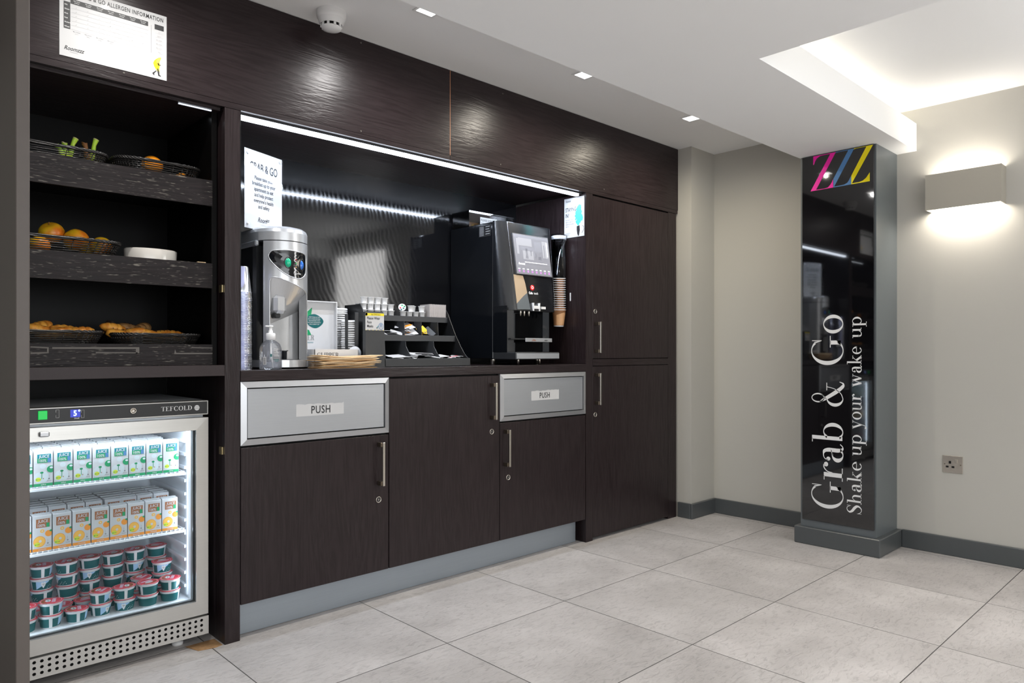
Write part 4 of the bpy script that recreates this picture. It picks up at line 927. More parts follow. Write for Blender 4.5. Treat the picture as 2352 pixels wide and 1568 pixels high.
# raised rim of the opening
rm = MB(); pts = [(*ep(226, .0005), .965)] + [(*ep(226, .0005), z) for z in (1.1, 1.2, 1.255)] + [(*ep(a, .0005), zcut(a)) for a in range(230, 314, 6)] + [(*ep(316, .0005), zcut(316) - .01), (*ep(316, .0005), 1.0)]
rm.tube(pts, .0022, 'silver', 8); rm.build('opening_rim', wc)
# cavity: back wall and sloping hood
cv = MB(); nn = 16
def cav(a, z, f): # back wall: flatter and deeper
    x, y = ep(a, 0); return (EC[0] + (x - EC[0]) * .93, y + (.19 - y) * f, z)
A_ = [226 + 90 * k / nn for k in range(nn + 1)]
for k in range(nn):
    a, c_ = A_[k], A_[k + 1]
    fz = lambda a: 1.085 + .11 * (a - 226) / 90 * .6
    cv.add([cav(a, .962, .86), cav(c_, .962, .86), cav(c_, fz(c_), .86), cav(a, fz(a), .86)], [(0, 1, 2, 3)], 'silver', True)
    cv.add([cav(a, fz(a), .86), cav(c_, fz(c_), .86), cav(c_, fz(c_) + .05, .5), cav(a, fz(a) + .05, .5)], [(0, 1, 2, 3)], 'silver', True)
    cv.add([cav(a, fz(a) + .05, .5), cav(c_, fz(c_) + .05, .5), (*ep(c_), zcut(c_)), (*ep(a), zcut(a))], [(0, 1, 2, 3)], 'silver', True)
cv.build('dispensing_bay', wc)
# nozzle housing
nz = MB().box(.172, .222, .105, .175, 1.135, 1.205, 'silver', bev=.012).box(.176, .2, .115, .15, 1.118, 1.136, 'blackplastic', bev=.004)
nz.build('nozzle', wc)
# drip tray base
dt = MB(); shellring(dt, ZW + .006, .9615, 'silver', .003, y1=.3); dt.box(.19, .27, .10, .16, .9615, .9635, 'greyplastic'); dt.build('drip_tray', wc)
MB().lathe([(0, 0), (.012, 0), (.013, .030), (.017, .031), (.017, .034), (0, .034)], 'blackgloss', 20, T=Matrix.Translation((.215, .125, .9638))).build('drip_cup', wc)
for x, y in ((.15, .2), (.31, .2), (.15, .46), (.31, .46)): MB().lathe([(0, 0), (.012, 0), (.012, .008)], 'blackplastic', 12, T=Matrix.Translation((x, y, ZW))).build('foot', wc)
# control panel on the curved front
tear = [(223.9, 1.348), (225.4, 1.357), (230.3, 1.367), (238.8, 1.37), (250.1, 1.371), (264.9, 1.372), (281.8, 1.369), (296.1, 1.367), (307.0, 1.36), (309.6, 1.334), (308.3, 1.299), (301.6, 1.28), (288.4, 1.269), (275.7, 1.269), (259.8, 1.279), (245.4, 1.297), (233.2, 1.319), (226.4, 1.335)]
tear = cr(tear + [tear[0]], 4)[:-1]
def panel(mb, outline, m, off, cen):
    rings = []
    for f in (1, .75, .5, .25): rings.append([(cen[0] + (a - cen[0]) * f, cen[1] + (z - cen[1]) * f) for a, z in outline])
    k = len(outline)
    for r0, r1 in zip(rings, rings[1:]):
        mb.add([(*ep(a, off), z) for a, z in r0] + [(*ep(a, off), z) for a, z in r1], [(i, (i + 1) % k, (i + 1) % k + k, i + k) for i in range(k)], m, True)
    mb.add([(*ep(a, off), z) for a, z in rings[-1]] + [(*ep(cen[0], off), cen[1])], [(i, (i + 1) % k, k) for i in range(k)], m, True)
pn = MB(); panel(pn, tear, 'blackgloss', .0012, (270, 1.322))
pc = pn.build('control_panel', wc)
rm = MB().tube([(*ep(a, .0012), z) for a, z in tear], .0022, 'silver', 6, closed=True); rm.build('panel_rim', pc)
def button(a, z, ra, rz, m, name):
    bt = MB(); o = [(a + ra * math.cos(q), z + rz * math.sin(q)) for q in [2 * math.pi * k / 20 for k in range(20)]]
    big_ = [(a + ra * 1.25 * math.cos(q), z + rz * 1.2 * math.sin(q)) for q in [2 * math.pi * k / 20 for k in range(20)]]
    bt.tube([(*ep(p, .002), q) for p, q in big_], .0014, 'blackplastic', 5, closed=True)
    in_ = [(a + (p - a) * .6, z + (q - z) * .6) for p, q in o]; k = 20
    bt.add([(*ep(p, .001), q) for p, q in o] + [(*ep(p, .006), q) for p, q in in_] + [(*ep(a, .007), z)], [(i, (i + 1) % k, (i + 1) % k + k, i + k) for i in range(k)] + [(i + k, (i + 1) % k + k, 2 * k) for i in range(k)], m, True)
    tag(bt.build('button', pc), name)
button(261.6, 1.325, 6.2, .0175, 'greenbtn', 'green button'); button(293.5, 1.321, 5.0, .0175, 'bluebtn', 'blue button')
ic = MB()
for z, m in ((1.338, 'redlogo'), (1.324, 'greenled'), (1.310, 'lightorange')):
    ic.add([(*ep(273, .0018), z - .0022), (*ep(282, .0018), z - .0022), (*ep(282, .0018), z - .0016), (*ep(273, .0018), z - .0016)], [(0, 1, 2, 3)], 'inklight')
    p = ep(278, .0022); ic.lathe([(.0019, 0), (0, .0006)], m, 10, T=frontM(p[0], p[1], z))
    ic.add([(*ep(275, .0018), z + .005), (*ep(281, .0018), z + .005), (*ep(281, .0018), z + .006), (*ep(275, .0018), z + .006)], [(0, 1, 2, 3)], 'inklight')
ic.tube([(*ep(276 + 3 * math.cos(q), .002), 1.2875 + .0055 * math.sin(q)) for q in [k * .5 for k in range(12)]], .0006, 'vinyl', 5)
p = ep(279.5, .0022); ic.text('winix', 'vinyl', Matrix.Translation((p[0], p[1], 1.284)) @ Matrix.Rotation(R(9), 4, 'Z') @ Matrix.Rotation(R(90), 4, 'X'), .0085)
tag(ic.build('indicator_lights', pc), 'status lights and small white lettering')

# ---- sign standing on the cooler
sa = math.atan2(.387, .922)
sg = empty('notice', (.098, .200, 1.4585), 'white acrylic notice reading GRAB & GO standing on top of the silver water cooler', 'notice', rz=sa)
W_, H_ = .197, .298
MB().box(0, W_, 0, .0012, .0, H_, 'paper').build('sheet', sg, local=True)
MB().box(-.002, W_ + .002, -.0035, -.0012, -.0, H_ + .002, 'acrylic').box(-.002, W_ + .002, .0022, .0035, 0, H_ + .002, 'acrylic').box(-.002, W_ + .002, -.0012, .0022, -.001, .0, 'acrylic').build('acrylic_sleeve', sg, local=True)
tx = MB(); c_ = W_ / 2
tx.text('GRAB & GO', 'ink', frontM(c_, -.0006, .222), .046, .60, 0, 'CENTER')
for k, l_ in enumerate(('Please take your', 'breakfast up to your', 'apartment to eat', 'and help protect', "everyone's health", 'and safety')):
    tx.text(l_, 'ink', frontM(c_, -.0006, .190 - .0215 * k), .0205, .72, 0, 'CENTER')
tx.text('Room', 'ink', frontM(.066, -.0006, .030), .026, .75, .35); tx.text('zzz', 'ink', frontM(.110, -.0006, .037), .018, .75, .35)
tx.box(c_ - .016, c_ + .016, -.0008, -.0004, .019, .0215, 'inklight')
tx.build('lettering', sg, local=True)
for x, z in ((.014, H_ - .016), (W_ - .012, H_ - .014), (.014, .016)):
    MB().lathe([(.005, 0), (.005, .002), (0, .0028)], 'vinyl', 16, T=frontM(x, -.0035, z)).build('fixing', sg, local=True)

# ---- stacked clear cups
def cupmesh(mb, m, r0, r1, h, rim, inv=True, lipm=None):
    pr_ = [(r0 * .96, 0), (r0, .0012), (r1, h - .002), (r1 + rim, h - .0015), (r1 + rim, h), (r1 - .0008, h)]
    if inv: pr_ = [(r, h - z) for r, z in pr_]
    mb.lathe(pr_, m, 28); return mb
cm = cupmesh(MB(), 'cupclear', .0225, .0335, .092, .0016); cm.lathe([(0, .0905), (.0218, .0905)], 'cupclear', 28)
c0 = cm.build('plastic_cup'); firstc = True
for si, (x, y, n_, nm_) in enumerate(((.030, .062, 50, 'front'), (.014, .150, 55, 'rear'))):
    for k in range(n_):
        z = ZW + k * .00555
        if firstc: o = c0; firstc = False
        else: o = c0.copy(); C.objects.link(o)
        o.location = (x + .0006 * math.sin(k * 1.3), y + .0006 * math.cos(k * .9), z)
        tag(o, '%s clear plastic cup from the top of the %s upside-down stack' % (ordn(n_ - 1 - k), nm_), 'plastic cup', 'clear plastic cups stacked upside down')

# ---- hand sanitiser
sn = empty('sanitiser_bottle', (.1268, .042, ZW), 'clear pump bottle of hand sanitiser with white pump in front of the water cooler', 'pump bottle')
TT = Matrix.Translation((.1268, .042, ZW))
MB().lathe([(0, 0), (.036, 0), (.0385, .003), (.0385, .068), (.037, .080), (.032, .092), (.022, .101), (.0135, .105), (.0125, .112)], 'bottle', 40, T=TT).build('bottle_body', sn)
MB().lathe([(0, .003), (.0365, .003), (.037, .026), (0, .026)], 'gel', 32, T=TT).build('gel', sn)
pm = MB().lathe([(.0125, .106), (.0165, .108), (.0165, .128), (.014, .131), (.0075, .132), (.0075, .140), (.0055, .141), (.0055, .152), (.008, .153), (.008, .158), (0, .159)], 'white', 28, T=TT)
pm.box(-.020, .009, -.0045, .0045, .153, .158, 'white', T=TT, bev=.0015); pm.build('pump', sn)
MB().tube([(.1268, .042, ZW + .105), (.128, .042, ZW + .06), (.136, .042, ZW + .006)], .0028, 'white', 8).build('dip_tube', sn)
lb = MB()
def wrapc(z0, z1, a0, a1, m, r=.0388):
    n_ = 10; 
    for k in range(n_):
        p, q = R(a0 + (a1 - a0) * k / n_), R(a0 + (a1 - a0) * (k + 1) / n_)
        lb.add([(r * math.cos(p), r * math.sin(p), z0), (r * math.cos(q), r * math.sin(q), z0), (r * math.cos(q), r * math.sin(q), z1), (r * math.cos(p), r * math.sin(p), z1)], [(0, 1, 2, 3)], m, True, TT)
wrapc(.018, .046, 205, 224, 'paper'); 
for k in range(8): wrapc(.020 + k * .003, .0212 + k * .003, 209, 221, 'ink', .0391)
wrapc(.034, .0365, 262, 292, 'darkteal'); wrapc(.029, .031, 266, 288, 'darkteal'); wrapc(.041, .0425, 262, 292, 'inkgrey')
for k in range(5): wrapc(.048 + k * .006, .051 + k * .006, 262, 262 + (30, 24, 28, 20, 26)[k], 'inklight')
wrapc(.046, .056, 243, 253, 'darkteal')
lb.build('label_print', sn)

# ---- tea display box
tb = empty('tea_box', (.405, .22, ZW), 'open white cardboard tea display box with raised lid, behind the brown paper bags', 'box')
x0, x1 = .342, .536; y0, y1 = .125, .325; zt_ = 1.002
b = MB().box(x0, x1, y0, y0 + .002, ZW, zt_, 'paper').box(x0, x1, y1 - .002, y1, ZW, zt_, 'paper').box(x0, x0 + .002, y0, y1, ZW, zt_, 'paper').box(x1 - .002, x1, y0, y1, ZW, zt_ - .002, 'paper').box(x0, x1, y0, y1, ZW, ZW + .002, 'paper')
b.box(x0 + .002, x1 - .012, y0 + .01, y1 - .01, .985, .9955, 'vinyl'); b.build('tray', tb)
lt = MB(); serif(lt, 'CLIPPER', 'ink', frontM(.352, y0 - .0006, .9685), .0205, .094, .15, .035, .04)
fl_ = MB().lathe([(0, 0), (.03, 0), (.03, .001), (0, .001)], 'paper', 24, T=Matrix.Translation((x1 - .0, y0 + .03, .985)) @ Matrix.Rotation(R(90), 4, 'X')).build('side_flap', tb)
lt.build('lettering', tb)
zl = 1.205
l = MB().box(x0, x1 + .004, y1, y1 + .003, .99, zl, 'paper').box(x0, x1 + .004, y1 - .022, y1, zl - .004, zl, 'paper').box(x1, x1 + .004, y1 - .022, y1, .99, zl - .004, 'paper').box(x0, x0 + .004, y1 - .022, y1, .99, zl - .004, 'paper')
lid = l.build('lid', tb)
pr = MB(); p = onY(723, 737, y1 - .001)
blob = cr([(p[0] - .040, p[2] + .004), (p[0] - .028, p[2] + .022), (p[0], p[2] + .029), (p[0] + .028, p[2] + .016), (p[0] + .040, p[2] - .002), (p[0] + .024, p[2] - .022), (p[0], p[2] - .030), (p[0] - .028, p[2] - .018), (p[0] - .040, p[2] + .004)], 4)
pr.poly([(x, y1 - .0008, z) for x, z in blob], 'darkteal')
for k, w_ in enumerate((.036, .054, .060, .054, .046)): pr.text(('EVERYTHING IN THIS', 'BOX IS PURE NATURAL', 'TEAS BLENDED WITH', 'NATURAL INGREDIENTS', 'FOR A GREAT CUP')[k], 'paper', frontM(p[0] - .002, y1 - .0013, p[2] + .014 - .0075 * k), .0056, .95, 0, 'CENTER')
q = onY(712, 722, y1 - .001); pr.poly([(q[0] - .02, y1 - .0007, q[2] - .03), (q[0] + .006, y1 - .0007, q[2] + .0), (q[0] + .010, y1 - .0007, q[2] + .03), (q[0] - .012, y1 - .0007, q[2] + .012), (q[0] - .024, y1 - .0007, q[2] - .01)], 'green')
pr.poly([(q[0] - .02, y1 - .0007, q[2] - .09), (q[0] + .006, y1 - .0007, q[2] - .085), (q[0] - .004, y1 - .0007, q[2] - .065), (q[0] - .02, y1 - .0007, q[2] - .06)], 'green')
q = onY(722, 781, y1); serif(pr, 'CLIPPER', 'inkgrey', frontM(q[0] - .102, y1 - .0008, q[2]), .022, .102, .14, .035, .04)
pr.text('NATURAL, FAIR & DELICIOUS', 'teal', frontM(q[0] - .005, y1 - .0008, q[2] - .012), .0065, .9, 0, 'RIGHT')
tag(pr.build('print', lid), 'dark teal oval, green leaves and lettering')

# ---- brown paper bags
rb = random.Random(11); zz = ZW
for k in range(9):
    x0, x1 = .300 + rb.uniform(-.004, .012), .572 + rb.uniform(-.018, .014) - (.012 if k < 3 else 0); y0, y1 = .014 + rb.uniform(-.004, .008), .112
    th = rb.choice((.0035, .004, .0045)); nx, ny = 22, 4; ph = rb.uniform(0, 6); mb = MB()
    def zf(x, y, s_, k=k, ph=ph):
        t = (x - x0) / (x1 - x0); return (.0015 * (1 + math.sin(3.2 * t * 3.14 + ph)) * (1 if k else 0) + .004 * (k / 8) * (t ** 2) + .010 * (k / 8) * abs(t - .55) * 1.2 + s_)
    vs = []
    for s_ in (0, th):
        for i in range(nx + 1):
            for j in range(ny + 1):
                x = x0 + (x1 - x0) * i / nx; y = y0 + (y1 - y0) * j / ny; e_ = (.3 if i in (0, nx) else 1)
                vs.append((x, y, zz + zf(x, y, th / 2 + (s_ - th / 2) * e_)))
    q = (nx + 1) * (ny + 1); fs = []
    for i in range(nx):
        for j in range(ny):
            a = i * (ny + 1) + j; fs.append((a, a + ny + 1, a + ny + 2, a + 1)); fs.append((q + a, q + a + 1, q + a + ny + 2, q + a + ny + 1))
    for i in range(nx):
        a = i * (ny + 1); fs.append((a, q + a, q + a + ny + 1, a + ny + 1)); a += ny; fs.append((a, a + ny + 1, q + a + ny + 1, q + a))
    for j in range(ny): fs.append((j, j + 1, q + j + 1, q + j)); a = nx * (ny + 1) + j; fs.append((a, q + a, q + a + 1, a + 1))
    mb.add(vs, fs, ('kraft', 'kraftl', 'kraft', 'kraftl', 'kraftl', 'kraft', 'kraftl', 'kraftl', 'kraftl')[k], True)
    mb.add([(x0 + .02, y0 - .0006, zz + zf(x0 + .02, 0, th * .45)), (x1 - .03, y0 - .0006, zz + zf(x1 - .03, 0, th * .45)), (x1 - .03, y0 - .0006, zz + zf(x1 - .03, 0, th * .6)), (x0 + .02, y0 - .0006, zz + zf(x0 + .02, 0, th * .6))], [(0, 1, 2, 3)], 'cupbrown')
    o = mb.build('paper_bag'); tag(o, '%s brown paper bag from the bottom of the flat pile on the counter' % ordn(k), 'paper bag', 'brown paper bags in a flat pile'); zz += th + .0007

# ---- lid holder and lids
lh = empty('lid_holder', (.60, .34, ZW), 'black plastic holder with slots for white cup lids, behind the tea box', 'lid holder')
def slab(mb, pts, x0, x1, m): mb.prism([(x0, y, z) for y, z in pts], (x1 - x0, 0, 0), m)
b = MB().box(.5415, .636, .245, .425, ZW, ZW + .004, 'blackplastic').box(.5415, .636, .421, .425, ZW, 1.12, 'blackplastic').box(.633, .636, .245, .425, ZW, 1.158, 'blackplastic'); b.build('body', lh)
def strip(x0, x1, z1): MB().box(x0, x1, .240, .2445, ZW, z1, 'greyplastic', bev=.0015).build('front_strip', lh)
strip(.5415, .556, 1.150); strip(.588, .606, 1.160)
ar = MB(); pts = [(.650 + .10 * (1 - math.cos(R(180 * k / 20))) / 2 + .012, 1.120 + .088 * math.sin(R(180 * k / 20)) ** .6) for k in range(21)]
ar.prism([(x, .436, z) for x, z in [(.662, ZW)] + pts + [(.762, ZW)]], (0, .004, 0), 'blackgloss'); tag(ar.build('back_plate', lh), 'glossy black arched back plate')
lp = MB().lathe([(0, .0095), (.028, .0095), (.030, .0075), (.034, .0075), (.036, .0105), (.0385, .0085), (.0405, .0035), (.0415, 0), (.0395, 0), (.038, .006)], 'cupwhite', 32)
lp.v = [(x * .88, y * .88, z * .85) for x, y, z in lp.v]
l0 = lp.build('drink_lid'); fl0 = True
for (x, y, n_, nm_) in ((.592, .375, 27, 'taller'), (.590, .290, 21, 'shorter')):
    for k in range(n_):
        if fl0: o = l0; fl0 = False
        else: o = l0.copy(); C.objects.link(o)
        o.location = (x - .010 + .00035 * k + .0012 * math.sin(k * .7) if nm_ == 'taller' else x + .0008 * math.sin(k), y + .0008 * math.cos(k * 1.7), ZW + .0045 + .0093 * k); o.rotation_euler = (R(2 * math.sin(k)), R(2 * math.cos(k * 1.4)), 0)
        tag(o, '%s white cup lid from the top of the %s stack in the holder' % (ordn(n_ - 1 - k), nm_), 'cup lid', 'white cup lids in the holder')

# ---- organiser with mask sign
og = empty('condiment_organiser', (.88, .3, ZW), 'black three tier condiment organiser with curved sides in the middle of the counter', 'organiser')
XA, XB = .640, 1.106
def curve(f=1.0, ztop=1.20): return [(.100, .962), (.118, .966), (.140, .985), (.165, 1.015), (.205, 1.07), (.240, 1.13), (.262, 1.172), (.285, ztop)]
for x, nme in ((XA, 'side_panel'), (XB - .003, 'side_panel')):
    b = MB(); slab(b, [(.098, ZW)] + curve() + [(.412, 1.20), (.412, ZW)], x, x + .003, 'blackplastic'); b.build(nme, og)
MB().box(XA, XB, .4125, .416, ZW, 1.20, 'blackplastic').build('back_panel', og)
for yf, z0, z1, yb in ((.098, ZW + .001, .963, .410), (.206, 1.040, 1.067, .410), (.264, 1.130, 1.155, .410)):
    dk = .0165 if z1 > 1.15 else .003
    b = MB().box(XA + .0035, XB - .0035, yf, yf + .003, z0, z1, 'greyplastic', bev=.0008).box(XA + .0035, XB - .0035, yf + .003, yb, z0 + dk, z0 + dk + .003, 'blackplastic'); b.build('tier', og)
def divider(u, v, y, za, zb_):
    p = onY(u, v, y); b = MB(); c_ = [(yy, z) for yy, z in curve() if za <= z <= zb_]
    pts = [(c_[0][0] + .004, za)] + [(yy + .004, z) for yy, z in c_] + [(c_[-1][0] + .008, zb_), (.410, zb_), (.410, za)]
    slab(b, pts, p[0] - .0012, p[0] + .0012, 'greyplastic'); b.build('divider', og)
for u in (922, 986): divider(u, 783, .205, .962, 1.039)
for u in (914, 953, 991): divider(u, 740, .262, 1.066, 1.129)
mh = MB(); x0, x1, yy = .553, .638, .098
pl = [(x0, ZW), (x1 + .012, ZW), (x1, 1.150)] + [(x1 - .006 + .006 * math.cos(R(a)), 1.152 + .006 * math.sin(R(a))) for a in (0, 45, 90)] + [(x0 + .008 + .008 * math.cos(R(a)), 1.150 + .008 * math.sin(R(a))) for a in (90, 135, 180)]
mh.prism([(x, yy, z) for x, z in pl], (0, .022, 0), 'greyplastic'); tag(mh.build('stand_board'), 'dark grey upright board at the left end of the condiment organiser', 'board')
ms = empty('mask_sign', (.596, .097, 1.08), 'small white and yellow sign reading Please Wear Face Masks on the organiser', 'sign')
P = [onY(u, v, .0965) for u, v in ((839.5, 758), (882, 758), (880.5, 719), (838, 719))]
sx0, sx1, sz0, sz1 = P[0][0], P[1][0], P[0][2], P[2][2]
b = MB().box(sx0, sx1, .0965, .0975, sz0, sz1, 'laminated'); b.build('card', ms)
b = MB(); hh = sz1 - sz0; ww = sx1 - sx0
b.box(sx0, sx1, .0960, .0965, sz1 - hh * .165, sz1 - hh * .02, 'yellow'); b.box(sx0, sx0 + ww * .1, .0960, .0965, sz1 - hh * .2, sz1, 'yellow')
for k in range(16): b.box(sx0 + ww * (k + .2) / 16, sx0 + ww * (k + .65) / 16, .0960, .0965, sz0, sz0 + hh * .035, 'ink' if k % 3 else 'yellow'); b.box(sx0 + ww * (k + .2) / 16, sx0 + ww * (k + .65) / 16, .0955, .0960, sz1 - hh * .03, sz1, 'ink')
b.text('Stay COVID Secure', 'ink', frontM(sx0 + ww * .55, .0955, sz1 - hh * .135), hh * .095, .78, 0, 'CENTER')
for k, t_ in enumerate(('Please Wear', 'Face', 'Masks')): b.text(t_, 'ink', frontM(sx0 + ww * .07, .0955, sz1 - hh * (.38 + .225 * k)), hh * .21, .80)
cxx, czz = sx0 + ww * .83, sz0 + hh * .24
b.add([(cxx + .0115 * f * math.cos(R(a)), .0957, czz + .014 * f * math.sin(R(a))) for f in (1, .84) for a in range(0, 360, 15)], [(i, (i + 1) % 24, (i + 1) % 24 + 24, i + 24) for i in range(24)], 'blue')
for k in (-.003, .001): b.box(cxx - .005, cxx + .005, .0955, .0958, czz + k, czz + k + .0018, 'blue')
b.box(cxx - .004, cxx + .004, .0955, .0958, czz + .005, czz + .008, 'blue')
b.tube([(cxx - .022, .0958, czz - .004), (cxx - .019, .0958, czz - .009), (cxx - .013, .0958, czz + .002)], .0012, 'teal', 5); b.build('print', ms)

# ---- milk pots
mp_ = MB().lathe([(0, 0), (.0115, 0), (.0118, .001), (.0142, .0235), (.0172, .0242), (.0172, .0252), (0, .0252)], 'cupwhite', 24)
mp_.v = [(x, y, z * 1.092) for x, y, z in mp_.v]
mp0 = mp_.build('milk_pot'); fm = True
def pot(x, y, z, lab, rot=None):
    global fm
    if fm: o = mp0; fm = False
    else: o = mp0.copy(); C.objects.link(o)
    o.location = (x, y, z)
    if rot: o.rotation_euler = rot
    tag(o, lab, 'milk pot', 'single serve milk pots on the organiser'); return o
ZP = 1.1515 - .0045
YP = .294
rows_ = [('bottom', 0, [835, 849.6, 865, 881.6, 896.5]), ('middle', 1, [835.5, 850.5, 866, 881, 896]), ('top', 2, [836.7, 853.7, 870, 885])]
ZP = 1.1500
for nm_, k, us in rows_:
    for j, u in enumerate(us): pot(.662 + .0352 * j + (.004 if k == 2 else 0), YP + .002 * k, ZP + .0277 * k, '%s white milk pot from the left, %s row of the left pile' % (ordn(j), nm_))
    if k < 2:
        for j in range(4): pot(.662 + .0352 * j, YP + .037, ZP + .0277 * k, '%s white milk pot from the left, %s row, behind the left pile' % (ordn(j), nm_))
for j in range(4): pot(.868 + .0352 * j, YP, ZP, '%s white milk pot from the left, bottom row of the right pile' % ordn(j))
for j in range(3): pot(.912 + .0300 * j + (.0 if j else 0), YP + (.036 if j == 1 else .0), ZP + .0277, '%s white milk pot from the left, upper row of the right pile' % ordn(j)) if j != 1 else pot(.9245 + .022, YP + .036, ZP + .0277, 'white milk pot at the back of the upper row, right pile')
tp = empty('milk_pot', (0, 0, 0), 'tilted milk pot showing its green and red printed lid', 'milk pot', 'single serve milk pots on the organiser')
p = onY(923.7, 701.5, YP - .004); tp.location = (p[0], p[1], ZP + .046); tp.rotation_euler = (R(72), 0, R(-28))
MB().lathe([(0, -.0252), (.0115, -.0252), (.0142, -.001), (.0172, -.0005), (.0172, 0)], 'cupwhite', 24).build('tub', tp, local=True)
l = MB().lathe([(.0172, 0), (0, .0004)], 'cupwhite', 24)
for a, r_, m in ((90, .009, 'green'), (200, .009, 'redfoil'), (320, .008, 'darkteal'), (20, .011, 'green'), (250, .012, 'darkteal')): l.lathe([(.0042, 0), (0, .0003)], m, 10, T=Matrix.Translation((r_ * math.cos(R(a)), r_ * math.sin(R(a)), .0006)))
tag(l.build('lid', tp, local=True), 'printed green and red foil lid')

# ---- upright grey cards
cdm = MB().box(0, .0026, 0, .078, 0, .066, 'card'); k0 = None
for k in range(34):
    if k0 is None: k0 = cdm.build('paper_packet'); o = k0
    else: o = k0.copy(); C.objects.link(o)
    o.location = (1.006 + .00282 * k, .276 + .0012 * math.sin(k * 2.1), 1.1500 + (.0006 * math.sin(k * 5)))
    tag(o, '%s upright grey paper packet from the left in the row beside the milk pots' % ordn(k), 'paper packet', 'grey paper packets standing in a row')

# ---- sachets, napkins, stirrers
def sachet(x, y, z, w_, h_, m, rot, name, lab, cat, grp, band=None):
    mb = MB().box(-w_ / 2, w_ / 2, -h_ / 2, h_ / 2, 0, .0018, m, bev=.0006)
    if band: mb.box(-w_ / 2 * .98, w_ / 2 * .98, -h_ * .1, h_ * .12, .0017, .0022, band)
    o = mb.build(name); o.location = (x, y, z); o.rotation_euler = rot; return tag(o, lab, cat, grp)
rs = random.Random(5)
zb2 = 1.0478
for k in range(11):
    sachet(.838 + .011 * (k % 5) + rs.uniform(-.004, .004), .250 + .018 * (k // 5) + rs.uniform(-.006, .006), zb2 + .016 + .0052 * k, .032, .075, 'paper', (R(rs.uniform(8, 30)), R(rs.uniform(-16, 12)), R(rs.uniform(-65, 20))), 'sugar_sachet', '%s white sugar sachet from the bottom of the heap in the middle tier' % ordn(k), 'sachet', 'white sugar sachets in the middle tier', 'orange' if k % 2 else None)
for k, (dx, m, tl) in enumerate(((0, 'sachety', 60), (.020, 'sachetk', 35), (.040, 'sachety', 62), (.012, 'sachety', 20), (.046, 'sachetk', 15), (.03, 'sachety', 10), (.056, 'sachetk', 48))):
    sachet(.925 + dx, .240 + .006 * (k % 3), zb2 + .026 + .006 * (k % 4), .024, .060, m, (R(tl), R(rs.uniform(-40, 40)), R(rs.uniform(-30, 30))), 'tea_sachet', '%s %s sachet from the left in the middle tier, third compartment' % (ordn(k), 'yellow' if m == 'sachety' else 'black'), 'sachet', 'yellow and black sachets in the middle tier')
for k in range(5):
    sachet(.705 + .022 * k, .236 + .006 * (k % 2), zb2 + .024 + .006 * (k % 3), .034, .055, 'paper', (R(rs.uniform(-8, 20)), R(rs.uniform(-25, 25)), R(rs.uniform(-40, 60))), 'creamer_sachet', '%s crumpled white wrapper from the left in the first middle compartment' % ordn(k), 'wrapper', 'crumpled white wrappers in the middle tier')
for k in range(3): sachet(1.030 + .02 * k, .236, zb2 + .004 + .0025 * k, .024, .045, 'sachetp' if k == 1 else 'paper', (R(6), R(4), R(30 * k)), 'sweetener_sachet', '%s sweetener sachet from the left in the right middle compartment' % ordn(k), 'sachet', 'sweetener sachets in the middle tier')
zb3 = ZW + .0075
for k in range(14):
    c_ = k % 7
    sachet(.745 + .038 * c_ + rs.uniform(-.01, .01), .172 + rs.uniform(-.01, .015), zb3 + .034 + .0025 * (k // 7) + (.010 if 2 < c_ < 5 else 0), .070, .075, 'paper', (R(rs.uniform(0, 9)), R(rs.uniform(-9, 9)), R(rs.uniform(-60, 60))), 'paper_napkin', '%s white paper napkin from the left in the bottom tier' % ordn(k), 'napkin', 'white paper napkins in the bottom tier')
for k in range(4): sachet(1.04 + .016 * k - .01, .142 + .006 * k, zb3 + .030 + .0022 * k, .018, .055, 'paper', (R(5), R(3), R(-60 + 30 * k)), 'paper_wrapper', '%s loose paper wrapper from the left at the right of the bottom tier' % ordn(k), 'wrapper', 'loose wrappers in the bottom tier', 'redfoil')

# ---- coffee machine
XL = 1.321; cmn = empty('coffee_machine', (1.51, .3, ZW), 'black bean to cup coffee machine with touch screen at the right of the counter', 'coffee machine')
b = MB().box(XL, 1.690, .185, .520, .958, 1.632, 'blackgloss', bev=.003); b.build('body', cmn)
# lower side cheeks
MB().box(XL, XL + .002, .082, .186, .990, 1.215, 'blackgloss').box(XL + .002, 1.366, .082, .186, .992, 1.193, 'greyplastic').build('left_cheek', cmn)
MB().box(1.566, 1.612, .082, .186, .992, 1.193, 'blackgloss').build('right_cheek', cmn)
# slanting front cover
cv = MB(); zs = [1.195 + (1.636 - 1.195) * k / 12 for k in range(13)]
def yf(z): return .08 + (.150 - .08) * (z - 1.195) / (1.640 - 1.195)
def cover_ring(z):
    y = yf(z); pts = [(XL, .186)]
    for k in range(11):
        a = R(180 + 90 * k / 10); rx_, ry_ = .062, min(.186 - y, .105) * .98; pts.append((XL + rx_ + rx_ * math.cos(a), y + ry_ + ry_ * math.sin(a)))
    w_ = 1.684 - .030 * (1.636 - z) / (1.636 - 1.195)
    pts += [(w_ - .006, y), (w_, y + .006), (w_, .186)]
    return [(x, yy, z) for x, yy in pts]
rings = [cover_ring(z) for z in zs]; N_ = len(rings[0])
for r0, r1 in zip(rings, rings[1:]): cv.add(r0 + r1, [(i, i + 1, i + 1 + N_, i + N_) for i in range(N_ - 1)], 'blackcover', True)
cv.poly(rings[0][::-1], 'blackplastic'); cv.poly(rings[-1], 'blackgloss'); co_ = cv.build('front_cover', cmn)
sl = math.atan((.150 - .08) / (1.640 - 1.195))
def fp(x, z, off=.0008): return (x, yf(z) - off * math.cos(sl), z + 0 * off)
XP = 1.383
b = MB().tube([fp(XP + .001, 1.200), fp(XP - .001, 1.634), fp(1.683, 1.6345), fp(1.655, 1.200)], .0011, 'bezel', 6); b.build('chrome_outline', co_)
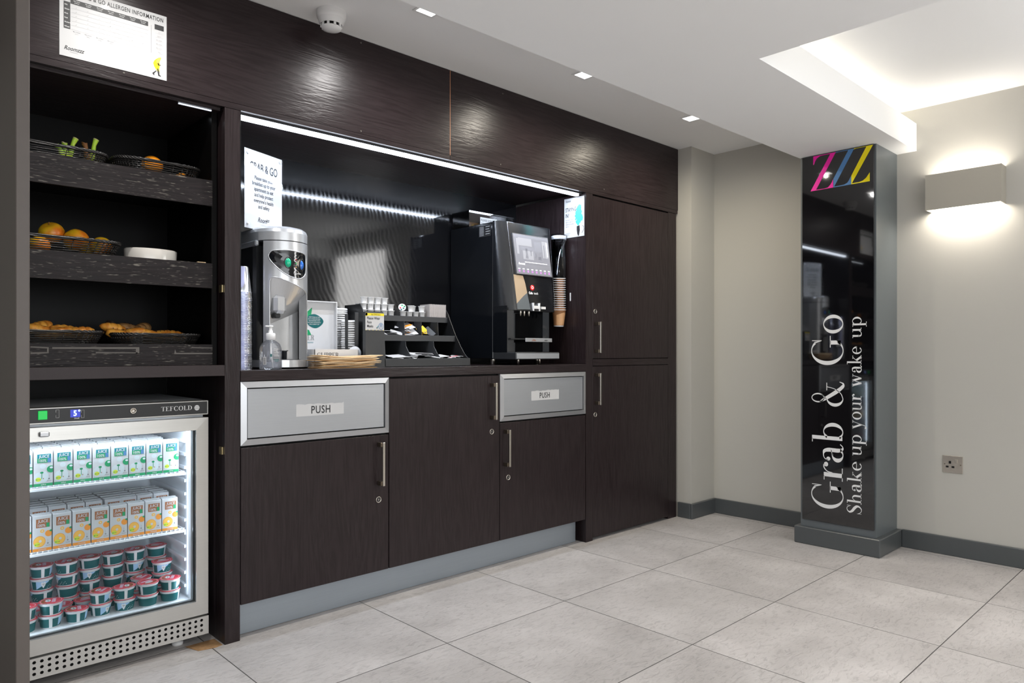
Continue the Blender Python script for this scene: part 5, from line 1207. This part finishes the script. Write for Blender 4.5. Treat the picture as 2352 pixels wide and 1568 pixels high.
# touch screen
q = lambda x, z, o=.004: fp(x, z, o)
sc_ = [(1.404, 1.581), (1.655, 1.583), (1.656, 1.375), (1.404, 1.376)]
b = MB(); b.prism([fp(x, z, .0075) for x, z in sc_], (0, .007, 0), 'bezel'); scr = b.build('touch_screen', cmn)
b = MB()
def srect(u0, u1, v0, v1, m, o): # fractions across the screen
    X0, X1, Z0_, Z1_ = 1.4075, 1.6525, 1.379, 1.578
    b.add([fp(X0 + (X1 - X0) * u0, Z0_ + (Z1_ - Z0_) * v0, o), fp(X0 + (X1 - X0) * u1, Z0_ + (Z1_ - Z0_) * v0, o), fp(X0 + (X1 - X0) * u1, Z0_ + (Z1_ - Z0_) * v1, o), fp(X0 + (X1 - X0) * u0, Z0_ + (Z1_ - Z0_) * v1, o)], [(0, 1, 2, 3)], m)
srect(0, 1, 0, 1, 'scr3', .0078); srect(.04, .97, .27, .93, 'screenbg', .0082)
for a in ((.06, .12, .5, .9, 'scr1'), (.12, .5, .72, .92, 'scr1'), (.16, .55, .60, .70, 'scr2'), (.22, .52, .38, .60, 'scr1'), (.56, .78, .60, .86, 'scr2'), (.58, .76, .40, .60, 'screenbg'), (.30, .36, .46, .66, 'scr2'), (.29, .37, .40, .47, 'scr2'), (.44, .47, .48, .62, 'scr2'), (.53, .60, .46, .56, 'scr2'), (.80, .95, .46, .90, 'scr1'), (.84, .87, .44, .8, 'scr2'), (.66, .74, .34, .48, 'scr2'), (.25, .9, .30, .315, 'scrw'), (.92, .955, .5, .88, 'scrw')): srect(*a, .0086)
for k in range(8):
    u = .02 + k * .1225; srect(u, u + .095, .03, .155, 'screenbg', .0082); srect(u + .02, u + .075, .115, .135, 'scrw', .0088); srect(u + .03, u + .065, .045, .09, 'scrp', .0088); srect(u + .038, u + .057, .055, .08, 'screenbg', .0092)
b.text('Roomzzz', 'scrw', Matrix.Translation(fp(1.422, 1.425, .0092)) @ Matrix.Rotation(R(90), 4, 'X') @ Matrix.Rotation(-sl, 4, 'X'), .016, .75, .35)
tag(b.build('display', scr), 'lit grey screen with a row of small drink icons')
# gold and dark decor, logo
b = MB(); b.poly([fp(x, z) for x, z in ((XP + .004, 1.372), (1.451, 1.370), (1.462, 1.33), (1.468, 1.285), (1.440, 1.268), (1.404, 1.240), (1.389, 1.228))], 'beige')
b.poly([fp(x, z, .0007) for x, z in ((1.389, 1.228), (1.404, 1.240), (1.440, 1.268), (1.468, 1.285), (1.474, 1.24), (1.478, 1.202), (1.389, 1.200))], 'pillar')
tag(b.build('decor_panel', co_), 'gold tone curved panel')
b = MB(); p = fp(1.507, 1.313, .0012); b.lathe([(.0135, 0), (.0135, .001), (0, .001)], 'redlogo', 24, T=Matrix.Translation(p) @ Matrix.Rotation(R(90), 4, 'X'))
b.add([(p[0] + r_ * math.cos(R(a)), p[1] - .0018, p[2] + r_ * math.sin(R(a))) for r_ in (.007, .0045) for a in range(0, 360, 20)], [(i, (i + 1) % 18, (i + 1) % 18 + 18, i + 18) for i in range(18)], 'scrw')
b.text('Cafe', 'scrw', Matrix.Translation(fp(1.479, 1.280, .0012)) @ Matrix.Rotation(R(90) - sl, 4, 'X'), .017, .85); b.text('touch', 'vinyl', Matrix.Translation(fp(1.513, 1.280, .0012)) @ Matrix.Rotation(R(90) - sl, 4, 'X'), .017, .8)
tag(b.build('badge', co_), 'red round badge above white lettering')
b = MB().box(1.496, 1.536, .075, .086, 1.207, 1.222, 'white').box(1.493, 1.497, .073, .086, 1.196, 1.236, 'white').box(1.535, 1.539, .073, .086, 1.196, 1.236, 'white').box(1.551, 1.580, .074, .084, 1.207, 1.219, 'white'); b.build('spout_height_label', co_)
# bay
MB().box(1.366, 1.566, .184, .1855, .992, 1.193, 'darkglass').build('bay_back', cmn)
for x in (1.452, 1.478, 1.510): MB().lathe([(0, 0), (.004, 0), (.006, .018), (.006, .025)], 'nickel', 14, T=Matrix.Translation((x, .125, 1.170))).build('spout', cmn)
s_ = MB().box(1.425, 1.612, .060, .064, 1.041, 1.060, 'steelframe', bev=.001).box(1.330, 1.608, .064, .180, 1.052, 1.058, 'blackplastic')
s_.text('coffee', 'brownprint', frontM(1.468, .0594, 1.046), .012, .9); s_.text('water', 'ink', frontM(1.556, .0594, 1.046), .011, .9); s_.build('cup_shelf', cmn)
MB().box(XL, 1.624, .020, .184, .955, .9895, 'greyplastic', bev=.003).build('drip_tray', cmn)
MB().box(XL + .004, 1.620, .0185, .0205, .959, .985, 'steel').build('tray_front', cmn)
for x, y in ((1.335, .20), (1.36, .045), (1.50, .04), (1.66, .22)): MB().lathe([(0, 0), (.012, 0), (.012, .027)] if y > .1 else [(0, 0), (.006, 0), (.006, .027)], 'nickel', 16, T=Matrix.Translation((x, y, ZW))).build('foot', cmn)
MB().box(XL - .0008, XL, .182, .287, 1.564, 1.621, 'ink').build('rating_plate', cmn) if False else None
b = MB(); b.box(XL - .0010, XL - .0002, .200, .290, 1.565, 1.620, 'ink')
T_ = sideM(XL - .0014, .286, 1.565)
for k in range(8): b.box(.006, .034, 0, 0.0002, .006 + k * .006, .0085 + k * .006, 'inklight', T=Matrix(((0, 0, 0, 0),) * 4)) if False else None
for k in range(8):
    z = 1.570 + .006 * k; b.box(XL - .0014, XL - .0010, .252, .284, z, z + .0025, 'inklight'); b.box(XL - .0014, XL - .0010, .204 + .004 * (k % 3), .238, z, z + .002, 'vinyl') if k % 2 else None
tag(b.build('instruction_label', cmn), 'black instruction label with fine white print')
# bean hopper with notice
hp = MB(); x0, x1, y0, y1, z0, z1 = 1.332, 1.640, .380, .515, 1.6325, 1.712
for a in ((x0, x1, y0, y0 + .003), (x0, x1, y1 - .003, y1), (x0, x0 + .003, y0 + .003, y1 - .003), (x1 - .003, x1, y0 + .003, y1 - .003)): hp.box(*a, z0, z1, 'tube')
hopper = hp.build('bean_hopper', cmn)
MB().box(x0 - .003, x1 + .003, y0 - .003, y1 + .003, z1, z1 + .006, 'blackgloss', bev=.001).build('lid', hopper)
b = MB().box(x0 + .01, x1 - .01, y0 + .01, y1 - .01, z0 + .001, z0 + .030, 'pastrydark', bev=.01); tag(b.build('coffee_beans', hopper), 'brown coffee beans')
b = MB().box(1.405, 1.520, y0 - .002, y0 - .0005, z0 + .004, 1.692, 'laminated'); b.text("PLEASE DON'T", 'ink', frontM(1.409, y0 - .0026, 1.672), .0165, .82); b.text('COVER THE TOP', 'ink', frontM(1.409, y0 - .0026, 1.652), .0165, .74); tag(b.build('notice', hopper), 'small white notice with black capitals')

# ---- cup dispenser tube on the side panel
cdp = empty('cup_dispenser', (1.757, .151, 1.2), 'clear vertical tube dispenser of brown paper cups on the dark side panel', 'cup dispenser')
TT = Matrix.Translation((1.757, .151, 0))
MB().lathe([(.0405, 1.225), (.0405, 1.585), (.0395, 1.585), (.0395, 1.225)], 'tube', 36, T=TT).build('tube', cdp)
MB().lathe([(.043, 1.583), (.0455, 1.585), (.0455, 1.606), (.040, 1.612), (0, 1.613)], 'frost', 36, T=TT).lathe([(.0395, 1.585), (.0395, 1.604), (0, 1.605)], 'vinyl', 36, T=TT).build('cap', cdp)
MB().box(1.795, 1.8025, .130, .172, 1.24, 1.60, 'acrylic').box(1.789, 1.796, .142, .160, 1.30, 1.32, 'vinyl').box(1.789, 1.796, .142, .160, 1.50, 1.52, 'vinyl').build('wall_bracket', cdp)
pcm = MB().lathe([(0, .003), (.0255, .003), (.0255, 0), (.0265, 0), (.0270, .006), (.0360, .087), (.0375, .088), (.0375, .0905), (.0352, .0905), (.0258, .006), (0, .006)], 'cupbrown', 32, mf=lambda i, j: 'cupwhite' if i in (1, 2, 3) or i >= 5 else 'cupbrown')
sl_ = []
for k in range(16):
    a0, a1 = 200 + k * 10, 210 + k * 10
    def rr(z): return .0270 + (z - .006) * .1112 + .0005
    def top_(a): return .062 + .012 * math.cos(R((a - 280) * 1.0)) ** 2 if abs(a - 280) < 85 else .055
    pcm.add([(rr(.0085) * math.cos(R(a0)), rr(.0085) * math.sin(R(a0)), .0085), (rr(.0085) * math.cos(R(a1)), rr(.0085) * math.sin(R(a1)), .0085), (rr(top_(a1)) * math.cos(R(a1)), rr(top_(a1)) * math.sin(R(a1)), top_(a1)), (rr(top_(a0)) * math.cos(R(a0)), rr(top_(a0)) * math.sin(R(a0)), top_(a0))], [(0, 1, 2, 3)], 'cupripple', True)
pc0 = pcm.build('paper_cup')
for k in range(15):
    if k == 0: o = pc0
    else: o = pc0.copy(); C.objects.link(o)
    o.location = (1.757, .151, 1.126 + .0118 * k)
    if k == 0: o.rotation_euler = (R(3), R(-2), 0)
    tag(o, 'light brown paper cup hanging below the clear dispenser tube' if k == 0 else '%s brown paper cup from the bottom inside the clear dispenser tube' % ordn(k), 'paper cup', 'brown paper cups in the dispenser')
tag(MB().box(1.8005, 1.8025, .103, .111, 1.262, 1.305, 'vinyl').build('hinge_plate'), 'small pale hinge plate on the dark side panel right of the cup tube', 'hinge plate')
tag(MB().box(1.8012, 1.8032, .004, .30, .9295, 1.80, 'woodz').build('side_lining'), 'dark wooden right side lining of the coffee recess behind the cup tube', 'panel')

# ---- poster STAYING IN?
po = empty('poster', (1.7995, .0785, 1.6), 'white poster reading STAYING IN? with turquoise plant on the right recess side', 'poster')
x_ = 1.7992; MB().box(x_, x_ + .0012, .008, .149, 1.597, 1.806, 'laminated').build('sheet', po)
b = MB(); e_ = .0005
def T2(y, z): return sideM(x_ - e_, y, z)
b.text('STAYING', 'ink', T2(.140, 1.735), .030, .62); b.text('IN?', 'ink', T2(.140, 1.705), .030, .62)
for k, l_ in enumerate(("YOU WON'T EVEN", 'NEED TO STEP OUT', 'FROM YOUR ROOM', 'ENJOY IT')): b.text(l_, 'inkgrey', T2(.140, 1.688 - .0115 * k), .0085, .75)
b.text('ASK RECEPTION', 'inkgrey', T2(.140, 1.618), .006, .8); b.text('FOR DETAILS', 'inkgrey', T2(.140, 1.610), .006, .8)
b.text('Roomzzz', 'ink', T2(.138, 1.786), .014, .7, .35)
b.poly([(x_ - e_, y, z) for y, z in ((.060, 1.652), (.040, 1.655), (.038, 1.63), (.044, 1.604), (.049, 1.599), (.056, 1.612), (.060, 1.635))], 'ink')
rp = random.Random(2)
for (cy_, cz_, r_) in ((.040, 1.752, .014), (.047, 1.738, .017), (.058, 1.722, .013), (.038, 1.722, .015), (.048, 1.704, .021), (.063, 1.706, .010), (.030, 1.702, .012), (.044, 1.685, .018), (.028, 1.686, .011), (.056, 1.676, .011), (.050, 1.664, .009), (.066, 1.690, .006), (.024, 1.694, .008)):
    b.poly([(x_ - e_ * (1 + rp.random()), cy_ + r_ * (1 + rp.uniform(-.28, .2)) * math.cos(R(a)), cz_ + r_ * (1 + rp.uniform(-.28, .2)) * math.sin(R(a))) for a in range(0, 360, 18)], 'tealplant')
b.tube([(x_ - e_, .050, 1.655), (x_ - e_, .046, 1.672)], .0006, 'ink', 4)
b.tube([(x_ - e_, .022, 1.650), (x_ - e_, .012, 1.647), (x_ - e_, .010, 1.632), (x_ - e_, .024, 1.614)], .001, 'ink', 4)
b.build('print', po)

# ---- allergen notice
al = empty('notice', (-.38, -.002, 1.86), 'white allergen information sheet stuck on the fascia above the fruit shelves', 'notice')
ax0, ax1, az0, az1 = -.530, -.237, 1.859, 2.064
MB().box(ax0, ax1, -.0022, -.0006, az0, az1, 'laminated', bev=.0004).build('sheet', al)
b = MB(); Y_ = -.0028
def R2(x0, x1, z0, z1, m): b.add([(x0, Y_, z0), (x1, Y_, z0), (x1, Y_, z1), (x0, Y_, z1)], [(0, 1, 2, 3)], m)
b.text('GRAB & GO ALLERGEN INFORMATION', 'ink', frontM(ax1 - .010, Y_, az1 - .022), .0185, .66, 0, 'RIGHT', 1.12)
R2(-.502, -.292, az1 - .047, az1 - .033, 'ink'); R2(-.519, -.5025, az1 - .123, az1 - .044, 'ink'); R2(-.273, -.246, az1 - .050, az1 - .034, 'ink')
R2(-.2830, -.2822, az0 + .077, az0 + .165, 'inkgrey')
for k in range(6): R2(-.500, -.292, az1 - .060 - .0125 * k, az1 - .0596 - .0125 * k, 'inklight'); b.text(('Milk', 'Gluten', 'Nuts', 'Soya', 'Mustard', 'Wheat')[k], 'vinyl', frontM(-.5175, Y_ - .0005, az1 - .055 - .0128 * k), .0058, .8)
for k in range(6): R2(-.272, -.247, az1 - .062 - .0125 * k, az1 - .0616 - .0125 * k, 'inklight'); b.text(('Yes', 'Sesame', 'May contain', 'May contain', 'May contain', 'None')[k], 'inklight', frontM(-.2595, Y_, az1 - .059 - .0125 * k), .0045, .8, 0, 'CENTER')
for k in range(7): b.text('May contain', 'vinyl', frontM(-.486 + .030 * k, Y_ - .0005, az1 - .0385), .0042, .8, 0, 'CENTER'); b.text('products', 'vinyl', frontM(-.486 + .030 * k, Y_ - .0005, az1 - .0435), .0042, .8, 0, 'CENTER')
for k, (x, r_) in enumerate([(c, r) for r in range(5) for c in range(4)] + [(4, 4), (5, 4), (6, 4)]):
    b.tube([(-.489 + .030 * x, Y_, az1 - .0565 - .0125 * r_), (-.488 + .030 * x, Y_, az1 - .0575 - .0125 * r_), (-.486 + .030 * x, Y_, az1 - .0545 - .0125 * r_)], .00022, 'inkgrey', 4)
for k in range(4): b.text('May contain', 'inklight', frontM(-.486 + .030 * k, Y_, az1 - .1285), .0048, .8, 0, 'CENTER'); b.text('traces', 'inklight', frontM(-.486 + .030 * k, Y_, az1 - .1340), .0048, .8, 0, 'CENTER')
b.text('Roomzzz', 'ink', frontM(-.519, Y_, az0 + .020), .017, .80, .4); R2(-.503, -.483, az0 + .0145, az0 + .0165, 'inklight')
# little walking pastry figure drawn in yellow with black legs
def Pp(u, v, m, o=0): b.poly([(x, Y_ - o, z) for x, _, z in [onY(130 + a / 8.254, c / 8.254, Y_) for a, c in zip(u, v)]], m)
Pp((1930, 1975, 1982, 1950, 1960, 1945, 1950, 1925, 1890, 1850, 1832, 1850, 1885), (1095, 1090, 1110, 1180, 1230, 1300, 1370, 1370, 1320, 1250, 1190, 1150, 1120), 'yellow')
Pp((1930, 1975, 1980, 1950, 1945, 1910, 1885), (1098, 1093, 1112, 1180, 1240, 1210, 1150), 'lightorange', .0003)
Pp((1885, 1895, 1850, 1855, 1845, 1815, 1830), (1335, 1345, 1390, 1420, 1420, 1385, 1370), 'ink', .0003); Pp((1905, 1925, 1945, 1950, 1978, 1975, 1930, 1915), (1300, 1300, 1360, 1415, 1445, 1452, 1435, 1370), 'ink', .0003); Pp((1915, 1930, 1945, 1975, 1970, 1925), (1195, 1195, 1230, 1235, 1245, 1245), 'ink', .0003)
b.build('print', al)

# =================================================================== BASKETS AND FOOD
def basket(name_label, x0, x1, y0, y1, z, h, sag=0):
    t = empty('wicker_basket', ((x0 + x1) / 2, (y0 + y1) / 2, z), name_label, 'basket', 'black wicker baskets on the shelves')
    cx_, cy_, hx_, hy_ = (x0 + x1) / 2, (y0 + y1) / 2, (x1 - x0) / 2, (y1 - y0) / 2
    def pt(s_, f, ext=0):   # superellipse ring, f = 0 bottom .. 1 top
        a = 2 * math.pi * s_; k = .86 + .14 * f; n_ = .38
        c, s2 = math.cos(a), math.sin(a)
        return (cx_ + (hx_ * k + ext) * math.copysign(abs(c) ** n_, c), cy_ + (hy_ * k + ext) * math.copysign(abs(s2) ** n_, s2), z + .003 + (h - .006) * f - sag * f * (1 - abs(c)) * .5)
    b = MB(); K = 8; NS = 96
    for r_ in range(K):
        f = (r_ + .4) / K
        b.tube([pt(i / NS, f, .0022 * (1 if (i + r_) % 2 else -1)) for i in range(NS)], .0022, 'wicker', 5, closed=True)
    b.build('weave', t)
    b = MB()
    for i in range(0, NS, 2): b.tube([pt((i + .5) / NS, 0), pt((i + .5) / NS, .95)], .0016, 'wicker', 5)
    b.build('stakes', t)
    b = MB()
    for ph in (0, 2.1, 4.2): b.tube([(lambda p, a: (p[0] + .0032 * math.cos(a) * .7, p[1] + .0032 * math.cos(a) * .7, p[2] + .0032 * math.sin(a)))(pt(i / 150, 1), i * .75 + ph) for i in range(150)], .0030, 'wicker', 5, closed=True)
    b.build('rim', t)
    b = MB(); b.poly([pt(i / 48, 0) for i in range(48)], 'wicker'); b.build('base', t)
    return t
ZS1, ZS2, ZS3 = 1.566, 1.284, 1.009
basket('black wicker basket with bananas at the left of the top shelf', -.70, -.372, .085, .33, ZS1, .052)
basket('black wicker basket with an orange at the right of the top shelf', -.358, -.088, .085, .36, ZS1, .055)
basket('black wicker basket of apples on the middle shelf', -.72, -.335, .085, .30, ZS2, .058)
basket('black wicker basket of croissants at the left of the lowest shelf', -.70, -.385, .085, .30, ZS3, .048)
basket('black wicker basket of mixed pastries at the right of the lowest shelf', -.368, -.088, .085, .33, ZS3, .043)
# bananas
def banana_bunch(x, y, z, rz, label, stems):
    t = empty('banana_bunch', (x, y, z), label, 'bananas', 'bunches of bananas in the top basket', rz)
    for k in range(3):
        b = MB(); a0 = (k - 1) * .35
        pts = [(.038 * math.cos(q) * math.cos(a0), .05 * math.cos(q) * math.sin(a0) + (k - 1) * .024, .030 * math.sin(q) - .024) for q in [R(200 + 120 * i / 10) for i in range(11)]]
        b.tube(pts, [.006, .012, .016, .017, .0175, .0175, .017, .016, .013, .009, .005], 'bananay', 10); b.build('banana', t, local=True)
    for (dx, dy, h_, lean, m, r_) in stems:
        b = MB(); b.tube([(dx - lean * .5, dy, -.02), (dx, dy, .0), (dx + lean * .4, dy, h_ * .6), (dx + lean, dy, h_)], [.009, .0075, .006, .0085], m, 10, cap=True)
        b.lathe([(0, .001), (.0085, 0), (.0085, -.003)], 'bananacut' if m != 'banbrown' else 'banbrown', 10, T=Matrix.Translation((dx + lean, dy, h_)) @ Matrix.Rotation(R(25), 4, 'Y')); b.build('stem', t, local=True)
p = onY(160, 345, .2); banana_bunch(p[0], .2, p[2] - .008, 0, 'bunch of bananas with pale green cut stems, left in the top basket', ((-.012, 0, .028, -.002, 'bananagreen', 0), (.004, .004, .050, .014, 'bananagreen', 0), (-.024, 0, .018, -.012, 'bananagreen', 0)))
p = onY(194, 345, .2); banana_bunch(p[0] + .018, .2, p[2] - .008, 0, 'bunch of bananas with a brown stem, right in the top basket', ((-.012, 0, .030, -.006, 'banbrown', 0), (.006, .003, .050, .010, 'bananagreen', 0)))
# orange and apples
def ball_fruit(name, x, y, z, r_, m, label, cat, rot, grp=None, dim=.18):
    pr_ = []
    for i in range(17):
        a = math.pi * i / 16; rr_ = r_ * (1 + (.05 * math.sin(a * 2) if dim else 0)); zz_ = -math.cos(a) * r_ * .92
        zz_ -= (dim * r_ * math.exp(-((math.pi - a) / .45) ** 2)) if dim else 0; zz_ += (dim * .5 * r_ * math.exp(-(a / .4) ** 2)) if dim else 0
        pr_.append((rr_ * math.sin(a), zz_))
    o = empty(name, (x, y, z), label, cat, grp); o.rotation_euler = rot
    b = MB().lathe(pr_, m, 32); b.v = [(vx * (1 + .02 * math.cos(5 * math.atan2(vy, vx))), vy * (1 + .02 * math.cos(5 * math.atan2(vy, vx))), vz) for vx, vy, vz in b.v] if dim else b.v
    b.build('skin', o, local=True)
    b = MB().tube([(0, 0, r_ * .66), (.001, 0, r_ * .85), (.004, 0, r_ * 1.0)], [.001, .0012, .0018], 'banbrown', 6) if dim else MB().lathe([(.003, r_ * .915), (0, r_ * .925)], 'banbrown', 8)
    b.build('stalk', o, local=True); return o
p = onY(350, 372, .2); ball_fruit('orange', p[0], .2, p[2] - .012, .034, 'orangeskin', 'single orange showing above the rim of the right top basket', 'orange', (0, R(20), 0), None, 0)
ball_fruit('orange', p[0] + .085, .17, ZS1 + .024, .024, 'orangeskin', 'second orange low inside the right top basket, seen through the weave', 'orange', (0, 0, 1), None, 0)
ap = [(118, 534, .21, .036, (R(30), R(-25), 0), 'large yellow apple at the left, showing its dark stalk hollow'), (174, 550, .18, .036, (R(-35), R(15), 1), 'yellow and orange apple in the middle of the wicker basket'), (232, 565, .17, .032, (0, R(30), 2), 'small red and yellow apple low at the right of the wicker basket'), (90, 562, .14, .03, (0, 0, .4), 'apple hidden low at the left front of the wicker basket'), (205, 572, .22, .03, (0, .2, 4), 'apple low at the back of the wicker basket')]
for u, v, y, r_, rot, lab in ap:
    p = onY(u, v, y); ball_fruit('apple', p[0], y, max(p[2], ZS2 + r_), r_, 'apple', lab, 'apple', rot, 'apples in the wicker basket')
# ceramic dish
TT = Matrix.Translation((-.245, .165, ZS2))
dm = MB().lathe([(0, 0), (.95, 0), (.985, .002), (1.0, .010), (1.02, .040), (1.0, .043), (.97, .040), (.93, .012), (0, .008)], 'ceramic', 48); dm.v = [(x * .080, y * .055, z * 1.18) for x, y, z in dm.v]
o = dm.build('ceramic_dish'); o.location = (-.235, .165, ZS2); tag(o, 'shallow cream ceramic dish beside the apple basket on the middle shelf', 'dish')
o = MB().box(-.125, -.098, .045, .058, 1.2925, 1.2955, 'kraftl', bev=.001).build('crumb'); tag(o, 'dry scrap lying on the right end of the middle shelf edge', 'crumb')
# croissants and rolls
def croissant(seed, m='pastry', L_=.085, r_=.019):
    rnd = random.Random(seed); b = MB(); n_ = 46; pts = []; rr_ = []
    for i in range(n_ + 1):
        t = i / n_; a = R(200 + 140 * t); pts.append((L_ * .62 * math.cos(a), L_ * .42 * math.sin(a) + L_ * .3, 0))
        seg = (t * 7) % 1; e_ = max(.0, math.sin(math.pi * t)) ** .55; rr_.append(max(.003, r_ * e_ * (.86 + .2 * math.sin(math.pi * seg) ** .6) * (1 + rnd.uniform(-.03, .03))))
    b.tube(pts, rr_, m, 14); b.v = [(x, y, z * .85) for x, y, z in b.v]; return b
def roll(m='pastry'):
    b = MB(); n_ = 16; pts = [(-.04 + .08 * i / n_, 0, 0) for i in range(n_ + 1)]; rr_ = [.021 * max(.3, math.sin(math.pi * (i + .6) / (n_ + 1.2)) ** .35) for i in range(n_ + 1)]
    b.tube(pts, rr_, m, 16); b.v = [(x, y * 1.15, z * .8) for x, y, z in b.v]
    for k in range(5): b.tube([(-.026 + .012 * k, -.012, .0155), (-.022 + .012 * k, .0, .0175), (-.018 + .012 * k, .012, .0155)], .0009, 'choc', 5)
    return b
def food(b, name, x, y, z, rot, lab, cat, grp):
    o = b.build(name); o.location = (x, y, z); o.rotation_euler = rot; return tag(o, lab, cat, grp)
cl = [(82, 752, .16, 10, 'leftmost croissant at the front of the left bread basket'), (122, 758, .15, -15, 'second croissant from the left at the front of the left basket'), (150, 755, .19, 25, 'croissant in the middle of the left bread basket'), (85, 744, .25, 40, 'croissant at the back left of the left bread basket'), (115, 752, .26, -30, 'dark croissant behind the others in the left basket'), (170, 758, .15, -8, 'croissant at the right of the left bread basket'), (184, 765, .2, 35, 'croissant end lowest at the right of the left basket')]
for i, (u, v, y, rz, lab) in enumerate(cl):
    p = onY(u, v, y); food(croissant(i), 'croissant', p[0], y - .02, max(p[2] - .008, ZS3 + .026) , (R(10 * math.sin(i * 2)), R(12 * math.cos(i * 3)), R(rz)), lab, 'croissant', 'croissants in the left bread basket')
pl = [(262, 750, .20, 30, 0, 'pastry', 'large golden pastry at the left top of the right bread basket'), (250, 745, .25, 70, 1, 'pastrydark', 'dark sugar dusted pastry behind the large golden one'), (275, 762, .14, 0, 1, 'pastry', 'flat pastry at the front left rim of the right basket'), (303, 758, .16, -15, 1, 'pastry', 'orange brown pastry near the middle of the right basket'), (298, 748, .25, 20, 1, 'pastrydark', 'dark pastry behind the middle of the right basket'), (322, 748, .27, 50, 0, 'pastrydark', 'dark croissant standing at the back of the right basket'), (338, 761, .16, 8, 1, 'pastry', 'chocolate striped roll in the middle of the right basket'), (368, 763, .17, 0, 1, 'pastry', 'pale roll with dark chocolate spot in the right basket'), (395, 765, .18, -10, 0, 'pastry', 'rightmost croissant in the right bread basket'), (355, 775, .2, 10, 1, 'pastry', 'roll lying low in the right bread basket')]
for i, (u, v, y, rz, kind, m, lab) in enumerate(pl):
    p = onY(u, v, y); food(roll(m) if kind else croissant(i + 20, m, .08, .022), 'bread_roll' if kind else 'croissant', p[0], y, max(p[2] - .010, ZS3 + .024), (R(12 * math.sin(i * 2)), R(14 * math.cos(i * 3)), R(rz)), lab, 'pastry', 'pastries in the right bread basket')
